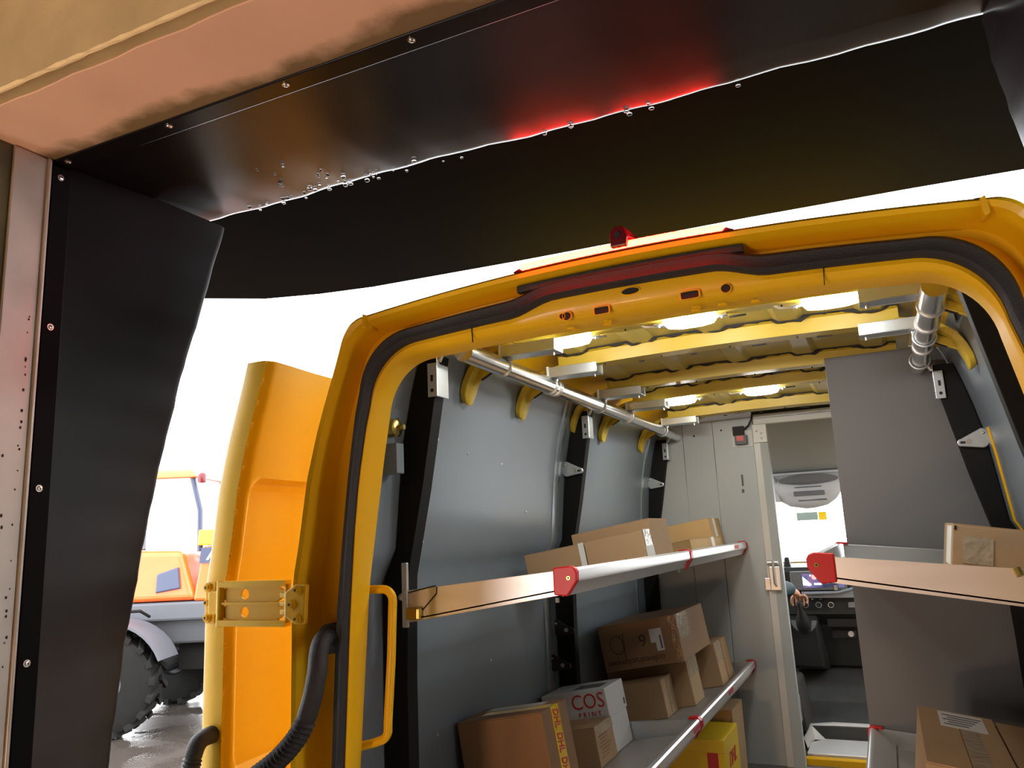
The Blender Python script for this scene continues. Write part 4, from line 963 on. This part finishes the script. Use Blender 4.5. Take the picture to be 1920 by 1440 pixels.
# ------------------------------------------------------------------ driver
pr = thing('person', 'driver in a dark jacket reaching for the gear lever, seen through the cab doorway', 'person', (-.95, 5.4, -.8))
def skinned(name, m, chain, edges, root=0, sub=2):
    base = WL[pr]
    me = bpy.data.meshes.new(name); me.from_pydata([tuple(Vector(c[0])-base) for c in chain], edges, []); me.update(); me.materials.append(mat_of(m))
    o = bpy.data.objects.new(name, me); COL.objects.link(o); o.parent = pr; WL[o] = base
    md = o.modifiers.new('skin', 'SKIN'); md.use_smooth_shade = True
    sv = me.skin_vertices[0].data if me.skin_vertices else None
    if sv is None:
        me.attributes.new('skin', 'FLOAT', 'POINT')
    for i, c in enumerate(chain):
        r = c[1]; sv[i].radius = (r, r) if not isinstance(r, tuple) else r
        sv[i].use_root = (i == root)
    s = o.modifiers.new('sub', 'SUBSURF'); s.levels = sub; s.render_levels = sub
    return o
def make_skin_mesh(name, m, chain, edges, root=0, sub=2):
    import bmesh
    base = WL[pr]
    bm = bmesh.new(); lay = bm.verts.layers.skin.verify()
    vs = []
    for i, c in enumerate(chain):
        v = bm.verts.new(tuple(Vector(c[0])-base)); r = c[1]
        v[lay].radius = r if isinstance(r, tuple) else (r, r); v[lay].use_root = (i == root); vs.append(v)
    for a, b in edges: bm.edges.new((vs[a], vs[b]))
    me = bpy.data.meshes.new(name); bm.to_mesh(me); bm.free(); me.materials.append(mat_of(m))
    o = bpy.data.objects.new(name, me); COL.objects.link(o); o.parent = pr; WL[o] = base
    md = o.modifiers.new('skin', 'SKIN'); md.use_smooth_shade = True
    s = o.modifiers.new('sub', 'SUBSURF'); s.levels = sub; s.render_levels = sub
    return o
# body: one continuous surface from pelvis to head, both arms with hands, both legs
C = [((-.96, 5.22, -.72), (.15, .12)), ((-.96, 5.20, -.52), (.14, .11)), ((-.96, 5.19, -.30), (.16, .11)), ((-.96, 5.20, -.17), (.10, .08)), ((-.96, 5.22, -.08), .055), ((-.96, 5.24, .02), (.075, .09)), ((-.96, 5.25, .10), (.07, .085)),
     ((-.80, 5.20, -.20), .062), ((-.745, 5.32, -.36), .050), ((-.735, 5.50, -.44), .043), ((-.66, 5.70, -.43), .034), ((-.615, 5.795, -.455), (.026, .020)), ((-.605, 5.83, -.475), (.036, .017)),
     ((-1.12, 5.20, -.20), .062), ((-1.17, 5.34, -.40), .050), ((-1.13, 5.55, -.46), .042), ((-1.08, 5.72, -.40), .034), ((-1.06, 5.78, -.385), (.034, .018)),
     ((-.86, 5.25, -.74), .085), ((-.85, 5.70, -.72), .065), ((-.85, 5.86, -1.02), .046), ((-.85, 5.93, -1.08), .04),
     ((-1.06, 5.25, -.74), .085), ((-1.08, 5.70, -.72), .065), ((-1.08, 5.84, -1.00), .046), ((-1.08, 5.90, -1.06), .04)]
E_ = [(0, 1), (1, 2), (2, 3), (3, 4), (4, 5), (5, 6), (3, 7), (7, 8), (8, 9), (9, 10), (10, 11), (11, 12), (3, 13), (13, 14), (14, 15), (15, 16), (16, 17), (0, 18), (18, 19), (19, 20), (20, 21), (0, 22), (22, 23), (23, 24), (24, 25)]
make_skin_mesh('body', 'skinp', C, E_)
hb = (-.605, 5.835, -.477)
def finger(name, pts, rs): make_skin_mesh(name, 'skinp', list(zip(pts, rs)), [(i, i+1) for i in range(len(pts)-1)], 0, 2)
for dx, ln, nm in ((-.022, .9, 'finger'), (-.006, 1.0, 'finger'), (.011, .95, 'finger'), (.027, .78, 'finger')):
    b0 = Vector((hb[0]+dx, hb[1]+.004, hb[2]+.002))
    finger(nm, [b0, b0+Vector((dx*.35+.006, .03*ln, -.020*ln)), b0+Vector((dx*.45+.008, .040*ln, -.052*ln)), b0+Vector((dx*.4+.004, .030*ln, -.080*ln))], [.0095, .0088, .008, .0068])
finger('thumb', [(-.628, 5.80, -.468), (-.650, 5.805, -.492), (-.656, 5.825, -.523), (-.652, 5.838, -.548)], [.012, .0105, .0095, .007])
# clothing
make_skin_mesh('jacket', 'jacket', [((-.96, 5.22, -.70), (.165, .135)), ((-.96, 5.20, -.52), (.155, .125)), ((-.96, 5.19, -.30), (.175, .125)), ((-.96, 5.20, -.16), (.115, .095)), ((-.80, 5.20, -.20), .076), ((-.745, 5.32, -.36), .066), ((-.735, 5.50, -.44), .060), ((-.675, 5.68, -.415), .054), ((-.634, 5.765, -.437), .050), ((-1.12, 5.20, -.20), .076), ((-1.17, 5.34, -.40), .064), ((-1.13, 5.55, -.46), .055), ((-1.09, 5.70, -.405), .046)],
               [(0, 1), (1, 2), (2, 3), (3, 4), (4, 5), (5, 6), (6, 7), (7, 8), (3, 9), (9, 10), (10, 11), (11, 12)])
make_skin_mesh('trousers', 'trouser', [((-.96, 5.22, -.72), (.16, .13)), ((-.86, 5.27, -.74), .095), ((-.85, 5.70, -.72), .076), ((-.85, 5.84, -.98), .058), ((-1.06, 5.27, -.74), .095), ((-1.08, 5.70, -.72), .076), ((-1.08, 5.82, -.97), .058)], [(0, 1), (1, 2), (2, 3), (0, 4), (4, 5), (5, 6)])
o = MB(); o.ball((-.96, 5.235, .085), .105, 18, 12, (.86, 1.0, .95)); part('hair', o, 'hair', pr, smooth=80)
o = MB(); o.ball((-.96, 5.345, .035), .016, 8, 6, (.7, 1, 1.4)); part('nose', o, 'skinp', pr, smooth=80)
for s in (-1, 1):
    o = MB(); o.ball((-.96+s*.032, 5.328, .062), .011, 8, 6); part('eye', o, 'paper', pr, smooth=80)
    o = MB(); o.ball((-.96+s*.085, 5.25, .045), .022, 8, 6, (.4, 1, 1.5)); part('ear', o, 'skinp', pr, smooth=80)
o = MB(); o.mm(-.985, -.935, 5.325, 5.337, -.003, .003); part('mouth', o, 'redink', pr)

# ------------------------------------------------------------------ orange tractor in the yard
H = Vector((.898, .439, 0)); A = Vector((-.439, .898, 0)); W1 = Vector((-8.014, 6.635, GZ))
def T(s, t, z): return W1+H*s+A*t+Vector((0, 0, z))
tr = thing('tractor', 'orange tractor with grey chassis and big lugged tyres out in the wet yard', 'tractor', tuple(T(.8, 1, 0)))
def tyre(s, t, r=.57, w_=.36):
    o = MB(); n = 48; secs = []
    for k, (q, d) in enumerate(((.30, -.36), (.34, -.5), (.80, -.5), (.93, -.44), (.95, 0), (.93, .44), (.80, .5), (.34, .5), (.30, .36))):
        secs.append([T(s+r*q*math.cos(a), t+d*w_, r+r*q*math.sin(a)) for a in [2*math.pi*i/n for i in range(n)]])
    o.loft(secs, True)
    for k in range(18):
        for sd in (-1, 1):
            a = 2*math.pi*(k+(.5 if sd > 0 else 0))/18; da = .20
            def pt(q, d, aa): return T(s+r*q*math.cos(aa), t+d*w_*sd, r+r*q*math.sin(aa))
            o.hexa([pt(.93, -.02, a+da), pt(.88, .52, a-.02), pt(.88, .52, a+.10), pt(.93, -.02, a+da+.10), pt(1.02, -.02, a+da), pt(1.0, .54, a-.02), pt(1.0, .54, a+.10), pt(1.02, -.02, a+da+.10)])
    w2 = part('tyre', o, 'tyre', tr, smooth=25)
    o = MB(); o.loft([[T(s+r*q*math.cos(a), t+d, r+r*q*math.sin(a)) for a in [2*math.pi*i/24 for i in range(24)]] for q, d in ((.36, -.13), (.30, -.10), (.12, -.07), (.10, -.12), (.001, -.12))], True); part('wheel_rim', o, 'grey', w2, smooth=40)
for s_, t_ in ((-.22, 0), (-.22, 1.9), (2.15, 0), (2.15, 1.9)): tyre(s_, t_)
o = MB(); o.hexa([T(-.7, .45, .92), T(2.6, .45, .92), T(2.6, 1.45, .92), T(-.7, 1.45, .92), T(-.7, .40, 1.22), T(2.6, .40, 1.22), T(2.6, 1.5, 1.22), T(-.7, 1.5, 1.22)])
o.hexa([T(-.7, .3, 1.20), T(.95, .3, 1.20), T(.95, 1.6, 1.20), T(-.7, 1.6, 1.20), T(-.7, .3, 1.42), T(.72, .3, 1.42), T(.72, 1.6, 1.42), T(-.7, 1.6, 1.42)])
part('chassis', o, 'grey', tr, bevel=.03)
o = MB(); o.mm(0, 0, 0, 0, 0, 0); o = MB(); o.tube([T(-.22, -.05, .57), T(-.22, 1.95, .57)], .12, 14); o.hexa([T(.3, .6, .6), T(1.6, .6, .6), T(1.6, 1.3, .6), T(.3, 1.3, .6), T(.3, .6, .95), T(1.6, .6, .95), T(1.6, 1.3, .95), T(.3, 1.3, .95)]); part('axle', o, 'tyre', tr)
o = MB(); secs = []
for k in range(13):
    a = math.pi*(.12+.6*k/12); r_ = .66
    secs.append([T(-.22+r_*math.cos(a), -.22, .57+r_*math.sin(a)), T(-.22+r_*math.cos(a), .28, .57+r_*math.sin(a)), T(-.22+(r_+.03)*math.cos(a), .28, .57+(r_+.03)*math.sin(a)), T(-.22+(r_+.03)*math.cos(a), -.22, .57+(r_+.03)*math.sin(a))])
o.loft(secs, True, True); part('mudguard', o, 'grey', tr, smooth=30)
o = MB(); o.hexa([T(-.9, .3, 1.43), T(.60, .28, 1.43), T(.60, 1.5, 1.43), T(-.9, 1.5, 1.43), T(-.8, .34, 2.06), T(.40, .34, 2.02), T(.40, 1.5, 2.02), T(-.8, 1.5, 2.06)]); hd = part('hood', o, 'orange', tr, bevel=.07, seg=4)
o = MB(); o.prism([T(.12, .268, 1.53), T(.42, .266, 1.575), T(.38, .29, 1.83), T(.12, .29, 1.75)], A*.03); part('side_window', o, 'navy', hd, bevel=.015)
o = MB(); o.hexa([T(.56, .3, 1.42), T(1.6, .3, 1.42), T(1.6, 1.5, 1.42), T(.56, 1.5, 1.42), T(.66, .3, 2.06), T(1.6, .3, 2.06), T(1.6, 1.5, 2.06), T(.66, 1.5, 2.06)]); bd = part('engine_cover', o, 'orange', tr, bevel=.03)
o = MB(); o.hexa([T(.60, .28, 2.07), T(1.6, .28, 2.07), T(1.6, 1.5, 2.07), T(.70, 1.5, 2.07), T(.60, .3, 2.26), T(1.6, .3, 2.26), T(1.6, 1.5, 2.26), T(.60, 1.5, 2.26)]); part('top_cover', o, 'orange2', tr, bevel=.02)
o = MB(); o.prism([T(.63, .285, 1.86), T(1.5, .285, 1.86), T(1.5, .285, 2.045), T(.65, .285, 2.045)], A*.02); part('name_panel', o, 'navy', bd)
o = MB(); put_text(o, 'A', .16, T(.775, .281, 1.95), H, (0, 0, 1), shear=.2, off=.006); part('lettering', o, 'paper', bd)
for s0, s1 in ((-.75, -.55), (.45, .60)):
    for t_ in (.38, 1.42):
        o = MB(); o.tube([T(s1, t_, 2.0), T(s1*.98, t_, 2.5), T(s0 if s0 < 0 else s1-.12, t_, 2.92)], .035, 8); part('cab_pillar', o, 'navy', tr, smooth=50)
o = MB(); o.hexa([T(-.8, .28, 2.9), T(.58, .28, 2.9), T(.58, 1.5, 2.9), T(-.8, 1.5, 2.9), T(-.7, .35, 3.02), T(.48, .35, 3.02), T(.48, 1.45, 3.02), T(-.7, 1.45, 3.02)]); part('cab_roof', o, 'orange', tr, bevel=.04)
o = MB(); o.tube([T(.62, .32, 2.84), T(.63, .30, 2.93), T(.63, .3, 2.95)], [.05, .05, .03], 12); part('tail_lamp', o, 'redhouse', tr, smooth=50)
for q in ([T(-.55, .38, 2.06), T(.55, .38, 2.06), T(.45, .38, 2.9), T(-.6, .38, 2.9)], [T(.58, .4, 2.06), T(.58, 1.4, 2.06), T(.5, 1.4, 2.9), T(.5, .4, 2.9)]):
    o = MB(); o.add(q, [(0, 1, 2, 3)]); part('cab_window', o, 'glass', tr)
o = MB(); o.mm(0, 0, 0, 0, 0, 0); o = MB(); o.tube([T(-.3, -.1, 1.3), T(-.1, -.12, 1.36), T(.12, -.1, 1.36), T(.14, .1, 1.28)], .018, 8); part('grab_rail', o, 'tyre', tr, smooth=60)

# ------------------------------------------------------------------ hall ceiling lamp and two added lights (behind the camera)
def unseen_lamp(x, y, z, watt, col, label, d):
    t = thing('unseen_lamp', label, 'lamp', (x, y, z))
    o = MB(); o.mm(x-.3, x+.3, y-.07, y+.07, z, z+.07); part('housing', o, 'frame', t, bevel=.01)
    L = bpy.data.lights.new('unseen_light', 'AREA'); L.shape = 'RECTANGLE'; L.size = .55; L.size_y = .12; L.energy = watt; L.color = col
    lo = bpy.data.objects.new('unseen_light', L); COL.objects.link(lo); lo.location = (x, y, z-.01)
    lo.rotation_euler = Vector(d).to_track_quat('-Z', 'Y').to_euler()
unseen_lamp(-1.6, -3.0, 2.33, 80, (1, .64, .38), 'hall ceiling lamp behind the viewpoint', (0, .3, -1))
SPEC_WALL = True
t = thing('unseen_lamp', 'added warm light on a short post, unseen behind the viewpoint', 'lamp', (-1.3, -1.1, -.95))  # added unseen warm light that brightens the soffit from below
o = MB(); o.tube([(-1.3, -1.1, FZ-.02), (-1.3, -1.1, -1.02)], .03, 12); part('unseen_lamp_pole', o, 'frame', t)
L = bpy.data.lights.new('unseen_light', 'POINT'); L.energy = 78; L.color = (1, .63, .37); L.shadow_soft_size = .12
lo = bpy.data.objects.new('unseen_light', L); COL.objects.link(lo); lo.location = (-1.3, -1.1, -.90)

t = thing('unseen_lamp', 'added upright pale light, unseen behind the viewpoint', 'lamp', (-2.05, -2.0, FZ-.02))  # added unseen light, placed to whiten the left shelf end plate
o = MB(); o.tube([(-2.08, -2.05, FZ-.02), (-2.08, -2.05, .3)], .03, 12); part('unseen_lamp_pole', o, 'frame', t)
L = bpy.data.lights.new('unseen_light', 'AREA'); L.shape = 'RECTANGLE'; L.size = .35; L.size_y = .9; L.energy = 32; L.color = (1, .90, .86)
lo = bpy.data.objects.new('unseen_light', L); COL.objects.link(lo); lo.location = (-2.05, -2.0, -.3)
lo.rotation_euler = Vector((.28, 1, .03)).to_track_quat('-Z', 'Y').to_euler()

# ------------------------------------------------------------------ sky
W = bpy.data.worlds.new('overcast_sky'); SC.world = W; W.use_nodes = True
bg = W.node_tree.nodes['Background']; bg.inputs['Color'].default_value = (.95, .97, 1.0, 1); bg.inputs['Strength'].default_value = 7.5

# ------------------------------------------------------------------ camera
cam = bpy.data.cameras.new('camera'); co = bpy.data.objects.new('camera', cam); COL.objects.link(co)
cam.sensor_fit = 'HORIZONTAL'; cam.sensor_width = 36; cam.lens = 1470/1920*36; cam.clip_start = .02; cam.clip_end = 300
yaw, pitch, roll = -0.43208592, 0.19277259, -0.04573022
f = Vector((math.sin(yaw)*math.cos(pitch), math.cos(yaw)*math.cos(pitch), math.sin(pitch))); r = Vector((math.cos(yaw), -math.sin(yaw), 0)); u = r.cross(f)
r2 = r*math.cos(roll)+u*math.sin(roll); u2 = u*math.cos(roll)-r*math.sin(roll)
co.matrix_world = Matrix(((r2.x, u2.x, -f.x, 0), (r2.y, u2.y, -f.y, 0), (r2.z, u2.z, -f.z, 0), (0, 0, 0, 1)))
SC.camera = co
SC.view_settings.view_transform = 'Standard'; SC.view_settings.look = 'None'; SC.view_settings.gamma = 1; SC.view_settings.use_curve_mapping = False
SC.view_settings.exposure = 0
SC.cycles.use_denoising = True
SC.cycles.max_bounces = 10; SC.cycles.transparent_max_bounces = 12
SC.cycles.sample_clamp_indirect = 6
